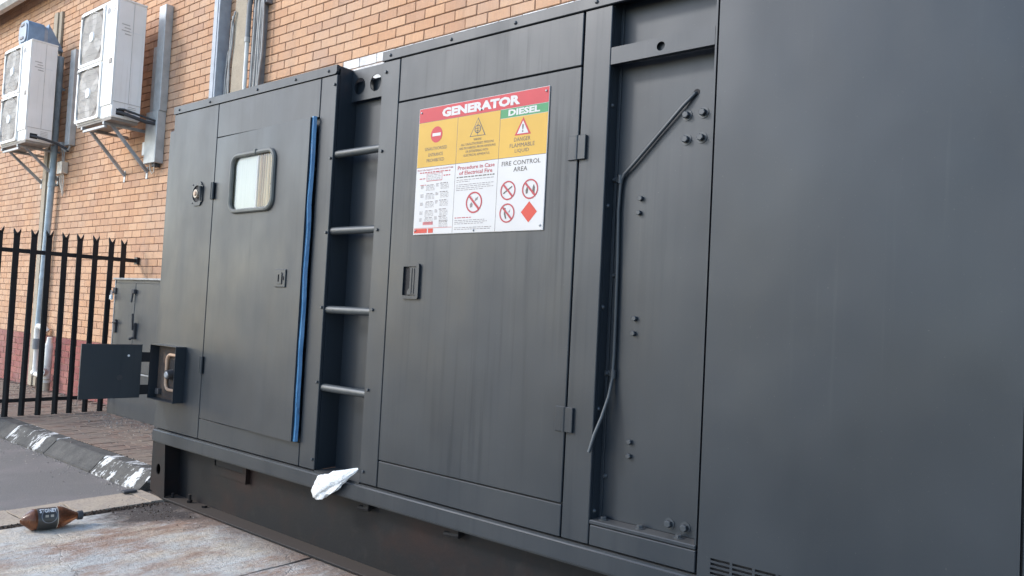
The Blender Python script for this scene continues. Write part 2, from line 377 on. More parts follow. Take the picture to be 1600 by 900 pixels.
while yy < .0:
    L = r2.uniform(.26, .5); y2 = min(yy+L, .02); top = r2.uniform(-.004, .006)
    wobble_slab(MB(), -.165+r2.uniform(-.008, .006), .205+r2.uniform(-.012, .0), yy+.006, y2-.004, -.2, top, .006, .08, int(yy*100)).build('edging_stone', EDGE, slab_bed); yy = y2

kerb = MB().box(-14, -.18, .07, .235, -.2, .05).build('kerb', DIRT); kerb['kind'] = 'structure'
for i in range(10):
    x1 = -1.03-(i-1)*.97 if i else -.175; x0 = -1.03-i*.97+.013; m = MB()
    dz = rnd.uniform(-.004, .004)
    prof = [(0, -.2), (0, .006), (.012, .012), (.105, .108+dz), (.122, .118+dz), (.225, .118+dz), (.225, -.2)]
    n = len(prof); V = []
    for x in (x0, x1): V += [(x, y+rnd.uniform(-.002, .002), z) for y, z in prof]
    m.add(V, [(k, (k+1) % n, (k+1) % n+n, k+n) for k in range(n)]+[tuple(range(n-1, -1, -1)), tuple(range(n, 2*n))])
    m.build('kerb_stone', KERBW if i in (0,) else KERBW2 if i == 2 else KERB, kerb)
pv = MB().box(-14, -.17, .236, 1.46, -.2, .108).build('pavement', DIRT); pv['kind'] = 'structure'
pm = []
for k in range(5):
    m = MB().box(-.0482, .0482, -.0982, .0982, -.03, 0, .003); r3 = random.Random(k)
    me = bpy.data.meshes.new('paver'); me.from_pydata(m.v, [], m.f); bm = bmesh.new(); bm.from_mesh(me); bmesh.ops.recalc_face_normals(bm, faces=bm.faces); bm.to_mesh(me); bm.free(); me.materials.append(PAVER); pm.append(me)
rest = MB(); cnt = 0; i = 0
x = -.24
while x > -8.5:
    y = .335 if i % 2 else .435
    if not i % 2: rest.box(x-.0482, x+.0482, .2375, .3355, .09, .118)
    while y < 1.42:
        z = .118+rnd.uniform(-.003, .003); jx = rnd.uniform(-.003, .003)
        if cnt < 300 and y < 1.38:
            o = link('paver', pm[rnd.randrange(5)], None, pv); o.location = (x+jx, y, z); o.rotation_euler = (rnd.uniform(-.015, .015), rnd.uniform(-.03, .03), rnd.uniform(-.02, .02)); cnt += 1
        else: rest.box(x-.047+jx, x+.047+jx, y-.097, y+.097, z-.03, z)
        y += .2
    x -= .1; i += 1
o = rest.build('paver_field', PAVER, pv); o['kind'] = 'stuff'

# ------------------------------------------------------------------ brick building
WY = 1.475; CO = .08734; PI_ = .2274
bld = thing('brick_building', (-3, 1.6, .1), 'orange face-brick building with a maroon painted plinth, behind the grey enclosure', 'building')
wall = MB().box(-12.5, 9.0, WY+.009, WY+.24, -.1, 6.4).build('wall', MORTAR, bld)
wm = []
for (mat, nm) in ((BRICK, 'brick'), (WBRICK, 'brick')):
    for k in range(4):
        m = MB().box(-PI_/2+.0037, PI_/2-.0037, 0, .05, .0042, CO-.0042, .0035); r3 = random.Random(k*7+1)
        me = bpy.data.meshes.new('brick'); me.from_pydata([(a+r3.uniform(-.001, .001), b+r3.uniform(-.0015, .0015), c+r3.uniform(-.001, .001)) for a, b, c in m.v], [], m.f)
        bm = bmesh.new(); bm.from_mesh(me); bmesh.ops.recalc_face_normals(bm, faces=bm.faces); bm.to_mesh(me); bm.free(); me.materials.append(mat); wm.append(me)
cand = []; fieldb = MB(); fieldr = MB()
for row in range(-9, 64):
    z0 = .842+row*CO; par = .5 if (row+200) % 2 else 0
    for k in range(-58, 40):
        xc = .377+(k+.5-par)*PI_
        if xc < -11.8 or xc > 8.6: continue
        zc = z0+CO/2
        # is it hidden behind the enclosure, or above the picture?
        tt = 2.775/4.25; zf = 1.44+(zc-1.44)*tt; xf = 5.58+(xc-5.58)*tt
        if xf > .02 and zf < 2.70: continue
        if zc > 4.4 and xc > 1.2: continue
        d = math.hypot(xc-5.58, 4.25)
        vis = row >= 31 and zf > 2.80 and xf > -.4 and (zc-1.44)/d < .56
        cand.append((0 if vis else 1, d, row, xc, z0))
cand.sort()
for i, (nv, d, row, xc, z0) in enumerate(cand):
    white = row == 31 and xc > .12
    y = WY+rnd.uniform(-.0015, .0015)
    if i < 300 and not nv or (white and xc < 3.2):
        o = link('brick', wm[(4 if white else 0)+rnd.randrange(4)], None, wall); o.location = (xc, y, z0); o.rotation_euler = (rnd.uniform(-.006, .006), rnd.uniform(-.006, .006), rnd.uniform(-.007, .007))
    else:
        a, b = xc-PI_/2+.0037, xc+PI_/2-.0037; c, d2 = z0+.0042, z0+CO-.0042; e = .003
        t = rnd.uniform(-.0012, .0012)
        V = [(a+e, y, c+e), (b-e, y+t, c+e), (b-e, y+t, d2-e), (a+e, y, d2-e), (a, y+e, c), (b, y+e, c), (b, y+e, d2), (a, y+e, d2), (a, y+.05, c), (b, y+.05, c), (b, y+.05, d2), (a, y+.05, d2)]
        F = [(0, 1, 2, 3)]+[(p, p+4, (p+1) % 4+4, (p+1) % 4) for p in range(4)]+[(p+4, p+8, (p+1) % 4+8, (p+1) % 4+4) for p in range(4)]
        (fieldr if row < 0 else fieldb).add(V, F)
for f, mt, nm in ((fieldb, BRICK, 'brick_field'), (fieldr, BRICKRED, 'plinth_brick_field')):
    o = f.build(nm, mt, wall, fix=True); o['kind'] = 'stuff'
m = MB(); xs = [.08+i*.13 for i in range(48)]
for a, b in zip(xs, xs[1:]):
    h0 = .03+.015*noise.noise((a*3, 0, 0)); h1 = .03+.015*noise.noise((b*3, 0, 0))
    m.add([(a, WY+.01, 3.549), (b, WY+.01, 3.549), (b, WY-.035, 3.549-h1), (a, WY-.035, 3.549-h0), (b, WY-.035, 3.3), (a, WY-.035, 3.3)], [(0, 1, 2, 3), (3, 2, 4, 5)])
m.build('mortar_fillet', MORTARW, bld, fix=False)
# eave over the far end
def along(prof, name, mat, x0=-12.5, x1=9.0):
    n = len(prof); return MB().add([(x0, y, z) for y, z in prof]+[(x1, y, z) for y, z in prof], [(i, (i+1) % n, (i+1) % n+n, i+n) for i in range(n)]+[tuple(range(n)), tuple(range(2*n-1, n-1, -1))]).build(name, mat, bld)
along([(1.30, 5.93), (1.473, 6.06), (1.473, 6.08), (1.30, 5.95)], 'soffit', TRUNK)
along([(1.299, 5.80), (1.299, 5.97), (1.20, 5.97), (1.19, 5.96), (1.19, 5.86), (1.23, 5.80)], 'gutter', TRUNK)
MB().box(-12.6, 9.1, 1.48, 7.5, 6.42, 6.50).build('roof', TRUNK, bld)

# ------------------------------------------------------------------ generator enclosure
gen = thing('generator_enclosure', (3.2, .6, 0), 'long dark grey steel generator enclosure on a skid, filling the right side', 'generator')
XE = 6.6
def gb(name, mat, *boxes, bev=0, smooth=False, parent=None):
    m = MB()
    for b in boxes: m.box(*b, bev=bev)
    return m.build(name, mat, parent or gen, smooth)
# inner bodies behind the sheets
gb('canopy_body', PAINT, (.012, 1.912, .024, 1.20, .5, 2.85), (2.318, 3.797, .024, 1.20, .5, 2.85), (1.9125, 2.3175, .171, 1.20, .5, 2.79), (3.7975, 4.290, .091, 1.20, .5, 2.85), (4.2905, XE-.01, .024, 1.20, .42, 2.93))
def sheet(name, x0, x1, z0, z1, y0=0.0, y1=.022, bev=.003, mat=PAINT): return MB().box(x0, x1, y0, y1, z0, z1, bev).build(name, mat, gen)
sheet('corner_panel', .0, .612, .496, 2.808)
sheet('header_panel', .619, 1.762, 2.572, 2.808)
sheet('sill_panel', .619, 1.762, .496, .632)
sheet('stile', 1.769, 1.915, .496, 2.808)
sheet('stile', 2.315, 2.456, .496, 2.808)
sheet('header_panel', 2.463, 3.651, 2.568, 2.808, mat=PAINTD)
sheet('sill_panel', 2.463, 3.654, .496, .634)
sheet('pillar', 3.661, 3.80, .496, 2.808, mat=PAINTD)
# recess behind the ladder and recess beside the big panel
gb('recess_back', PAINT, (1.916, 2.314, .150, .170, .492, 2.80), bev=.002)
gb('recess_floor', PAINT, (1.916, 2.314, .001, .1495, .489, .4955))
gb('recess_side', PAINT, (1.906, 1.9145, .0225, .170, .496, 2.86), (2.3155, 2.324, .0225, .170, .496, 2.80))
gb('recess_back', PAINT, (3.801, 4.288, .082, .0905, .60, 2.83), bev=.001)
gb('recess_flange', PAINT, (3.8005, 3.815, .074, .0815, .60, 2.83), bev=.001)
gb('recess_side', PAINT, (3.792, 3.8, .0225, .0905, .496, 2.83), (4.2795, 4.287, .003, .0815, .603, 2.83))
gb('recess_shelf', PAINT, (3.801, 4.286, .0, .0815, .583, .600), bev=.003)
sheet('sill_panel', 3.805, 4.287, .496, .5795)
# doors
d2 = sheet('door', 2.463, 3.654, .641, 2.561, -.002, mat=PAINTD)
a = math.atan2(.043, 1.12)
def hinge_rot(o):
    me = o.data
    for v in me.vertices:
        dx, dy = v.co.x-.622, v.co.y; v.co.x = .622+dx*math.cos(a)+dy*math.sin(a); v.co.y = -dx*math.sin(a)+dy*math.cos(a)
    return o
wx0, wx1, wz0, wz1 = .868, 1.372, 2.045, 2.405
d1m = plate([rect(.622, 1.738, .638, 2.566), rrect(wx0, wx1, wz0, wz1, .06)], 0, .004)
d1 = hinge_rot(d1m.build('door', PAINT, gen))
hinge_rot(MB().box(.622, .632, .0045, .03, .638, 2.566).box(1.722, 1.7385, .0045, .036, .638, 2.566).box(.633, 1.721, .0045, .03, 2.55, 2.566).box(.633, 1.721, .0045, .03, .638, .655).build('door_flange', PAINT, d1))
bs = MB()
for k in range(40):
    z0, z1 = .640+k*.0483, .640+(k+1)*.0483
    w0, w1 = [.012+.006*noise.noise((1, 2, k*.35)) for k in (k, k+1)]; q0, q1 = [.0+.005*noise.noise((7, 2, k*.22)) for k in (k, k+1)]
    V = []
    for z, w, q in ((z0, w0, q0), (z1, w1, q1)): V += [(1.7395+q*.2, .012+q, z), (1.752+w*.5+q, .010+q, z), (1.758+w*.6, .028+q, z), (1.7395, .042, z)]
    bs.add(V, [(0, 1, 5, 4), (1, 2, 6, 5), (2, 3, 7, 6), (3, 0, 4, 7)])
hinge_rot(bs.build('blue_edge_strip', BLUE, d1, True))
# window of the door
fr = MB(); pr = rrect(wx0-.006, wx1+.006, wz0-.006, wz1+.006, .066, 8); L = [(x, -.006, z) for x, z in pr]; L += [L[0]]
fr.tube(L, .0155, 8, False); win = hinge_rot(fr.build('window', RUBBER, d1, True))
hinge_rot(MB().add([(x, .002, z) for x, z in rrect(wx0, wx1, wz0, wz1, .06)], [tuple(range(24))]).build('pane', PANE, win, fix=False))
hinge_rot(MB().box(wx0-.01, 1.165, .018, .021, wz0-.01, wz1+.01).build('reflection_sheet', REFLW, win))  # pale sheet behind the glass stands in for the sky mirrored in it
cm = MB()
for k in range(9):
    x0 = 1.172+k*.0175; cm.box(x0, x0+.0165, .014+.004*(k % 2), .0175+.004*(k % 2), wz0-.01, wz1+.01)
hinge_rot(cm.build('curtain', BLINDT, win)); hinge_rot(MB().box(1.192, 1.216, .010, .0135, wz0-.01, wz1+.01).box(1.232, 1.242, .010, .0135, wz0-.01, wz1+.01).build('rust_streak', BLINDR, win)); hinge_rot(MB().box(1.33, 1.385, .018, .021, wz0-.01, wz1+.01).build('reflection_sheet', REFLW, win))
hinge_rot(MB().box(1.150, 1.168, .006, .013, wz0-.005, wz1+.005).build('glazing_bar', WHITE, win))
hinge_rot(MB().box(1.15, 1.175, -.026, -.004, wz1-.004, wz1+.026, .004).build('catch', RUBBER, win))
# lock of the ajar door
lk = hinge_rot(MB().box(1.468, 1.585, -.008, -.0005, 1.545, 1.655, .003).build('lock_plate', PAINT, d1))
hinge_rot(plate([rrect(1.495, 1.550, 1.565, 1.635, .006, 2), rect(1.512, 1.528, 1.578, 1.622)], -.0135, -.0085).build('lock_bezel', PAINT, lk))
hinge_rot(MB().box(1.512, 1.528, -.0095, -.0088, 1.578, 1.622).build('keyhole', DARK, lk)); hinge_rot(MB().box(1.562, 1.568, -.012, -.0085, 1.588, 1.612, .001).build('latch_pin', DARK, lk))
for z in (2.20, 1.0):
    h = MB().tube([(.604, -.010, z-.058), (.604, -.010, z+.058)], .010, 10).box(.575, .600, -.006, -.0005, z-.055, z+.055, .002).build('hinge', PAINT, gen, True)
    MB().tube([(.628, -.012, z-.058), (.628, -.012, z+.058)], .010, 10).build('hinge_barrel', PAINT, h, True)
for z in (2.197, 1.004):
    h = gb('hinge', PAINT, (3.606, 3.648, -.010, -.0025, z-.054, z+.054), bev=.002)
    gb('hinge_leaf', PAINT, (3.660, 3.700, -.014, -.0005, z-.054, z+.054), bev=.002, parent=h); MB().tube([(3.654, -.010, z-.054), (3.654, -.010, z+.054)], .008, 10).build('hinge_barrel', PAINT, h, True)
# paddle latch of the sign door
hd = plate([rrect(2.574, 2.706, 1.503, 1.688, .012, 3), rrect(2.590, 2.690, 1.520, 1.672, .006, 2)], -.016, -.0025).build('door_handle', PAINT, d2)
MB().box(2.591, 2.633, -.0040, -.0026, 1.521, 1.671).build('handle_slot', DARK, hd)
plate([[(2.622, 1.525), (2.688, 1.525), (2.688, 1.668), (2.632, 1.668), (2.638, 1.650), (2.638, 1.56), (2.622, 1.545)]], -.0125, -.0045).build('paddle', PAINT, hd)
for x in (2.650, 2.668): MB().box(x, x+.005, -.0155, -.0128, 1.53, 1.663, .001).build('paddle_rib', PAINT, hd)
# roof and trims
gb('roof', PAINT, (-.004, 1.914, .012, 1.22, 2.842, 2.864), bev=.004); gb('roof', PAINT, (2.316, 4.289, .012, 1.22, 2.842, 2.864), bev=.004); gb('roof', PAINT, (4.295, XE, .03, 1.22, 2.94, 2.965), bev=.004)
t1 = plate([[(-.006, 2.811), (1.895, 2.811), (1.908, 2.815), (1.914, 2.826), (1.914, 2.865), (-.006, 2.865)]], -.007, .0115).build('roof_trim', PAINT, gen)
t2 = gb('roof_trim', PAINT, (2.3145, 4.288, -.007, .0115, 2.811, 2.865), bev=.003)
for x in (.075, .503, 1.092, 1.511, 1.839): dome(x, -.007, 2.836, (0, -1, 0), .010, .008).build('rivet', BOLT, t1, True)
for x in (2.383, 2.842, 3.263, 3.721, 4.15): dome(x, -.007, 2.836, (0, -1, 0), .010, .008).build('rivet', BOLT, t2, True)
# ladder: rungs, screw heads, holed bracket
for z in (2.338, 1.885, 1.425, .972): MB().tube([(1.912, .032, z), (2.318, .032, z)], .0225, 16).build('rung', PAINTC, gen, True)
for x, zz in ((1.896, (2.75, 2.312, 1.874, 1.436, 1.002, .557)), (2.346, (2.75, 2.31, 1.876, 1.437, 1.001, .56))):
    for z in zz: hexbolt(x, 0, z, (0, -1, 0), .0095, .007, False).build('screw', BOLT, gen)
plate([rect(1.9155, 2.3145, 2.668, 2.858), circ(1.985, 2.756, .050), circ(2.128, 2.756, .050), circ(2.262, 2.756, .050)], .112, .116).build('lifting_bracket', PAINT, gen)
# recess fittings
plate([rect(3.802, 4.2785, 2.546, 2.620), circ(4.041, 2.583, .019, 20)], .002, .006).build('cross_bar', PAINT, gen)
gb('cross_bar_flange', PAINT, (3.802, 4.2785, .0065, .030, 2.615, 2.620), (3.802, 4.2785, .0065, .030, 2.546, 2.551))
gb('cross_bar_web', PAINT, (3.99, 4.10, .022, .030, 2.552, 2.614))
for x, z in ((4.133, 2.301), (4.206, 2.303), (4.135, 2.2), (4.202, 2.201), (4.132, .638), (4.202, .636)): hexbolt(x, .082, z, (0, -1, 0), .0150, .020).build('bolt', BOLT, gen)
for x, z in ((3.937, 1.968), (3.931, 1.907), (3.933, 1.457), (3.93, 1.394), (3.935, .938), (3.935, .879)): hexbolt(x, .082, z, (0, -1, 0), .0115, .015, False).build('bolt', BOLT, gen)
for x in (3.84, 4.015, 4.19): hexbolt(x, .052, .600, (0, 0, 1), .0145, .011).build('bolt', BOLT, gen)
for y, z in ((.035, 2.375), (.036, 1.937), (.033, 1.499), (.038, 1.063), (.04, .63)): dome(3.80, y, z, (1, 0, 0), .010, .008).build('rivet', BOLT, gen, True)
for z in (1.639, .776): dome(3.822, .080, z, (0, -1, 0), .011, .010).build('rivet', BOLT, gen, True)
cp = [(4.172, .090, 2.392), (4.168, .075, 2.386), (4.12, .066, 2.338), (4.007, .068, 2.226), (3.90, .067, 2.118), (3.856, .066, 2.076), (3.843, .066, 2.05), (3.839, .066, 2.02), (3.835, .066, 1.92), (3.842, .066, 1.7), (3.845, .066, 1.447), (3.846, .066, 1.30), (3.846, .062, 1.20), (3.842, .045, 1.12), (3.828, .018, 1.03), (3.812, -.006, .96), (3.800, -.016, .90), (3.797, -.02, .884)]
cb = MB().tube(cp, .0078, 10).build('cable', BOLT, gen, True)
for x, z in ((3.838, 2.055), (3.846, 1.215)):
    MB().tube([(x, .066, z-.018), (x, .066, z+.018)], .0125, 10).box(x-.05, x, .070, .081, z-.010, z+.012, .002).build('cable_clip', BOLT, cb, True); dome(x-.032, .070, z, (0, -1, 0), .010, .012).build('clip_screw', BOLT, cb, True)
MB().tube([(4.172, .0815, 2.392), (4.172, .081, 2.392)], .014, 14).build('cable_grommet', DARK, cb)
# big panel with louvre slots, next panel beyond the frame
lp = MB().box(4.298, 5.322, -.004, 0, .571, 2.93)
for r in range(7):
    z1 = .571-r*.0170; z0 = z1-.0095; xs = [4.298]
    for c in range(8): xs += [4.351+c*.0857, 4.351+c*.0857+.0755]
    xs.append(5.322)
    for k in range(0, len(xs), 2): lp.box(xs[k], xs[k+1], -.004, 0, z0, z1)
    lp.box(4.298, 5.322, -.004, 0, (z0-.0075) if r < 6 else .40, z0)
lp.build('large_panel', PAINTP, gen)
gb('louvre_backing', DARK, (4.33, 5.06, .012, .015, .44, .59))
gb('panel_return', PAINT, (4.298, 4.304, .0005, .02, .41, 2.92), (5.316, 5.322, .0005, .02, .41, 2.92))
sheet('side_panel', 5.329, XE, .40, 2.93, -.004)
# horn beside the hinge
hx, hz = .405, 2.192
hp = plate([[(hx-.075, hz-.05), (hx-.04, hz-.085), (hx+.04, hz-.085), (hx+.075, hz-.05), (hx+.075, hz+.05), (hx+.04, hz+.085), (hx-.04, hz+.085), (hx-.075, hz+.05)], circ(hx, hz, .060, 24)], -.008, -.0005).build('socket_plate', PAINT, gen)
MB().tube([(hx, -.0012, hz), (hx, -.0008, hz)], .0595, 24).build('socket_cavity', DARK, hp)
MB().tube([(hx, -.0015, hz), (hx, -.020, hz)], .030, 18).build('socket', PVCD, hp, True); MB().tube([(hx+.004, -.0205, hz), (hx+.004, -.028, hz)], [.018, .012], 14).build('plug', COPPER, hp, True)
MB().tube([(hx+.055, -.004, hz-.05), (hx+.055, -.016, hz+.05)], .012, 8).build('socket_lid', PAINT, hp, True)
for dx, dz in ((-.055, -.065), (.055, -.065), (-.055, .065), (.055, .065)): dome(hx+dx, -.008, hz+dz, (0, -1, 0), .006, .004).build('screw', BOLT, hp)
# filler box with its open lid
fx0, fx1, fz0, fz1, fy = .012, .386, .712, 1.106, -.075
fb = gb('filler_box', PAINT, (fx0, fx1, -.003, -.0005, fz0, fz1), (fx0, fx0+.004, fy, -.003, fz0, fz1), (fx1-.004, fx1, fy, -.003, fz0, fz1), (fx0+.004, fx1-.004, fy, -.003, fz1-.004, fz1), (fx0+.004, fx1-.004, fy, -.003, fz0, fz0+.004))
gb('box_lining', RUSTY, (fx0+.0045, fx1-.0045, -.0060, -.0034, fz0+.0045, fz1-.0045), parent=fb)
L = [(x, -.022, z) for x, z in rrect(.17, .35, .79, 1.04, .045)]; L.append(L[0]); MB().tube(L, .011, 8, False).build('filler_gasket', COPPER, fb, True)
gb('filler_recess', DARK, (.205, .33, -.014, -.008, .86, 1.005), parent=fb); MB().tube([(.235, -.010, .905), (.235, -.055, .900)], [.034, .032], 16).build('filler_cap', BLACK, fb, True); MB().tube([(.235, -.0555, .900), (.235, -.062, .900)], [.024, .018], 14).build('cap_grip', STEEL, fb, True)
gb('latch_keep', BLACK, (.035, .085, -.030, -.0065, .745, .785), parent=fb)
an = R_(8); dd = Vector((-math.sin(an), -math.cos(an), 0)); nn = Vector((math.cos(an), -math.sin(an), 0)); h0 = Vector((fx0-.002, fy-.055, 0)); WL = .395
def leaf(m, s0, s1, t0, t1, z0, z1): 
    V = [h0+dd*s+nn*t+Vector((0, 0, z)) for s in (s0, s1) for t in (t0, t1) for z in (z0, z1)]; return m.add(V, [(0, 1, 3, 2), (4, 6, 7, 5), (0, 4, 5, 1), (2, 3, 7, 6), (0, 2, 6, 4), (1, 5, 7, 3)])
lid = leaf(MB(), 0, WL, 0, .003, fz0+.006, fz1-.006)
leaf(lid, 0, .003, -.016, -.0005, fz0+.006, fz1-.006); leaf(lid, WL-.003, WL, -.016, -.0005, fz0+.006, fz1-.006); leaf(lid, .003, WL-.003, -.016, -.0005, fz1-.009, fz1-.006); leaf(lid, .003, WL-.003, -.016, -.0005, fz0+.006, fz0+.009)
lo = lid.build('box_lid', PAINT, fb)
for z in (.775, 1.01): leaf(MB(), -.058, .015, -.004, -.0008, z-.035, z+.035).build('lid_hinge', DARK, fb)
p = h0+dd*.09+nn*.0031; MB().tube([(p.x, p.y, 1.02), (p.x+.004, p.y, 1.02)], .008, 10).build('lid_screw', WHITE, fb); 
p = h0+dd*.14+nn*.0031; MB().tube([(p.x, p.y, .865), (p.x+.003, p.y, .865)], .02, 14).build('lid_lock', BLACK, fb)
# far end duct
gb('air_outlet_duct', PAINT, (-.262, -.006, .10, 1.1, .70, 2.735), bev=.006)
# base rail and skid
rl = MB().box(-.004, XE, -.014, .10, .394, .488, .012, 3).build('base_rail', PAINT, gen, True)
gb('skid_web', SKID, (.03, XE, .118, .130, .0185, .3935)); gb('skid_flange', SKID, (.19, XE, -.002, .26, .004, .018), bev=.002)
plate([[(.0, .393), (.0, .045), (.165, .004), (.215, .004), (.180, .393)], circ(.105, .205, .030, 20, .040)], .0, .010).build('skid_end_plate', SKID, gen)
gb('skid_end_return', SKID, (.0, .008, .0105, .9, .05, .393), (.175, .183, .0105, .1175, .02, .393))
plate([rect(.655, 1.085, .255, .392), rect(.675, 1.02, .312, .366)], .106, .110).build('fork_pocket', SKID, gen); gb('fork_pocket_void', DARK, (.66, 1.08, .1125, .1175, .26, .390)); gb('fork_pocket_side', SKID, (1.087, 1.093, .085, .117, .255, .392))
for x, z, s in ((2.30, .345, .025), (2.97, .345, .03)):
    b = gb('skid_lug', SKID, (x-s, x+s, .07, .117, z-.01, .3935), bev=.003); MB().tube([(x-s-.04, .08, z-.012), (x+s, .08, z-.004)], .014, 8).build('lug_pin', DARK, b, True)
MB().tube([(.44, .07, .018), (.44, .07, .075)], .011, 8).tube([(.44, .07, .02), (.44, .07, .038)], .020, 6).build('anchor_stud', SKID, gen)
MB().tube([(.24, .05, .018), (.24, .05, .05)], .010, 8).build('anchor_stud', SKID, gen); MB().tube([(.62, .08, .018), (.62, .08, .032)], .02, 6).build('anchor_nut', SKID, gen)

# ------------------------------------------------------------------ sign on the door
sx0, sx1, sz0, sz1 = 2.642, 3.485, 1.840, 2.498; SY = -.0075
sg = thing('warning_sign', (sx0, SY, sz0), 'red, yellow and white GENERATOR DIESEL warning board on the door', 'sign')
MB().box(sx0-.002, sx1+.002, SY, -.0027, sz0-.002, sz1+.002).build('board', SWHITE, sg)
U = lambda u: sx0+u*(sx1-sx0); V_ = lambda v: sz1-v*(sz1-sz0)
lay = [SY-.0006*i for i in range(1, 6)]
def fld(name, u0, u1, v0, v1, mat, k=0, par=sg): y = lay[k]; return MB().add([(U(u0), y, V_(v1)), (U(u1), y, V_(v1)), (U(u1), y, V_(v0)), (U(u0), y, V_(v0))], [(0, 1, 2, 3)]).build(name, mat, par, fix=False)
def tx(s, u0, u1, v0, v1, mat, k=1, bold=.012, par=sg, shear=0): return text('lettering', s, U(u0), U(u1), V_(v1), V_(v0), lay[k], mat, par, bold, shear)
def shape(name, pts, mat, k, par=sg):
    y = lay[k]; return MB().add([(x, y, z) for x, z in pts], [tuple(range(len(pts)))]).build(name, mat, par, fix=False)
def ring(name, u, v, r, w, mat, k, par=sg):
    n = 40; y = lay[k]; x, z = U(u), V_(v); Vv = []
    for i in range(n):
        g = 2*math.pi*i/n; Vv += [(x+r*math.cos(g), y, z+r*math.sin(g)), (x+(r-w)*math.cos(g), y, z+(r-w)*math.sin(g))]
    return MB().add(Vv, [(2*i, 2*((i+1) % n), 2*((i+1) % n)+1, 2*i+1) for i in range(n)]).build(name, mat, par, fix=False)
hb = fld('header_band', 0, 1, 0, .110, RED)
for u_, v_ in ((.018, .03), (.982, .03), (.018, .97), (.982, .97), (.5, .985)): dome(U(u_), SY-.003, V_(v_), (0, -1, 0), .0055, .003).build('fixing_screw', STEEL, sg, True)
tx('GENERATOR', .195, .802, .020, .092, SWHITE, 1, .055, hb)
gbn = fld('fuel_band', .6625, 1, .113, .178, GREEN); tx('DIESEL', .720, .944, .120, .168, SWHITE, 1, .045, gbn)
y1 = fld('yellow_panel', 0, .3285, .113, .469, YEL); y2 = fld('yellow_panel', .3315, .6605, .113, .469, YEL); y3 = fld('yellow_panel', .6635, 1, .181, .469, YEL)
for u0, u1, v0, v1 in ((.3285, .3315, .113, 1), (.6605, .6635, .113, 1), (0, .3285, .469, .473), (.3315, .6605, .469, .473), (.6635, 1, .469, .473), (0, .6605, .110, .113)): fld('divider', u0, u1, v0, v1, SBLACK)
shape('no_entry_disc', circ(U(.157), V_(.220), .042, 36), RED, 1, y1); fld('no_entry_bar', .122, .192, .208, .232, SWHITE, 2, y1)
for s, a_, b_, v in (('UNAUTHORISED', .063, .251, .328), ('ENTRANCE', .095, .219, .376), ('PROHIBITED', .083, .232, .420)): tx(s, a_, b_, v-.013, v+.013, SBLACK, 1, .0, y1)
shape('warning_triangle', [(U(.432), V_(.279)), (U(.556), V_(.279)), (U(.494), V_(.138))], SBLACK, 1, y2); shape('warning_triangle_fill', [(U(.4405), V_(.2745)), (U(.5475), V_(.2745)), (U(.494), V_(.150))], YEL, 2, y2)
ring('shock_symbol', .494, .226, .021, .005, SBLACK, 3, y2); fld('shock_symbol', .492, .496, .172, .272, SBLACK, 3, y2); fld('shock_symbol', .478, .510, .219, .2235, SBLACK, 3, y2); fld('shock_symbol', .482, .506, .236, .240, SBLACK, 3, y2)
for s, a_, b_, v in (('WARNING', .464, .524, .302), ('ALL UNAUTHORISED PERSONS', .366, .622, .332), ('ARE PROHIBITED FROM HANDLING', .352, .636, .360), ('OR INTERFERING WITH', .405, .580, .388), ('ELECTRICAL APPARATUS', .392, .592, .416)): tx(s, a_, b_, v-.009, v+.009, SBLACK, 1, .0, y2)
shape('danger_triangle', [(U(.773), V_(.317)), (U(.889), V_(.317)), (U(.830), V_(.190))], RED, 1, y3); shape('danger_triangle_fill', [(U(.7905), V_(.307)), (U(.8715), V_(.307)), (U(.830), V_(.215))], SWHITE, 2, y3)
tx('!', .825, .836, .238, .298, SBLACK, 3, .02, y3)
for s, a_, b_, v in (('DANGER', .771, .887, .346), ('FLAMMABLE', .742, .918, .388), ('LIQUID', .780, .880, .430)): tx(s, a_, b_, v-.0145, v+.0145, SBLACK, 1, 0, y3)
w3 = fld('white_panel', .6635, 1, .473, 1, SWHITE); w2 = fld('white_panel', .3315, .6605, .473, 1, SWHITE); w1 = fld('white_panel', 0, .3285, .473, 1, SWHITE)
tx('FIRE CONTROL', .690, .965, .497, .530, SBLACK, 1, .010, w3); tx('AREA', .777, .876, .544, .577, SBLACK, 1, .010, w3)
def prohib(u, v, r, par):
    ring('prohibition_ring', u, v, r, r*.15, REDL, 2, par); x, z = U(u), V_(v); q = r*.9*.7071; t = r*.075
    shape('prohibition_bar', [(x-q-t, z+q-t), (x+q-t, z-q-t), (x+q+t, z-q+t), (x-q+t, z+q+t)], REDL, 3, par)
prohib(.745, .709, .046, w3); prohib(.902, .711, .047, w3); prohib(.746, .872, .046, w3); prohib(.493, .777, .053, w2)
shape('red_diamond', [(U(.901), V_(.947)), (U(.957), V_(.872)), (U(.901), V_(.797)), (U(.845), V_(.872))], ORANGE, 1, w3)
def ico(pts, u, v, par, k=1, mat=SBLACK): shape('pictogram', [(U(u)+a_*.01, V_(v)+b_*.01) for a_, b_ in pts], mat, k, par)
ico([(-2.6, -1.7), (2.2, 1.2), (2.6, 1.7), (2.3, 2.1), (-2.9, -1.0)], .745, .709, w3)
ico([(1.0, -2.4), (2.4, -2.2), (2.6, .6), (1.8, 2.2), (1.2, .8)], .905, .711, w3); ico([(-2.6, -2.2), (-1.6, -1.9), (-1.3, -.2), (-2.1, 1.2), (-2.9, -.4)], .905, .711, w3)
ico([(-1.6, 2.6), (-.9, 2.4), (-1.0, .2), (-.2, -2.6), (-1.0, -2.7), (-1.9, -.2)], .746, .872, w3); ico([(.8, .4), (2.0, 1.9), (1.5, .2)], .746, .872, w3, mat=SGREY)
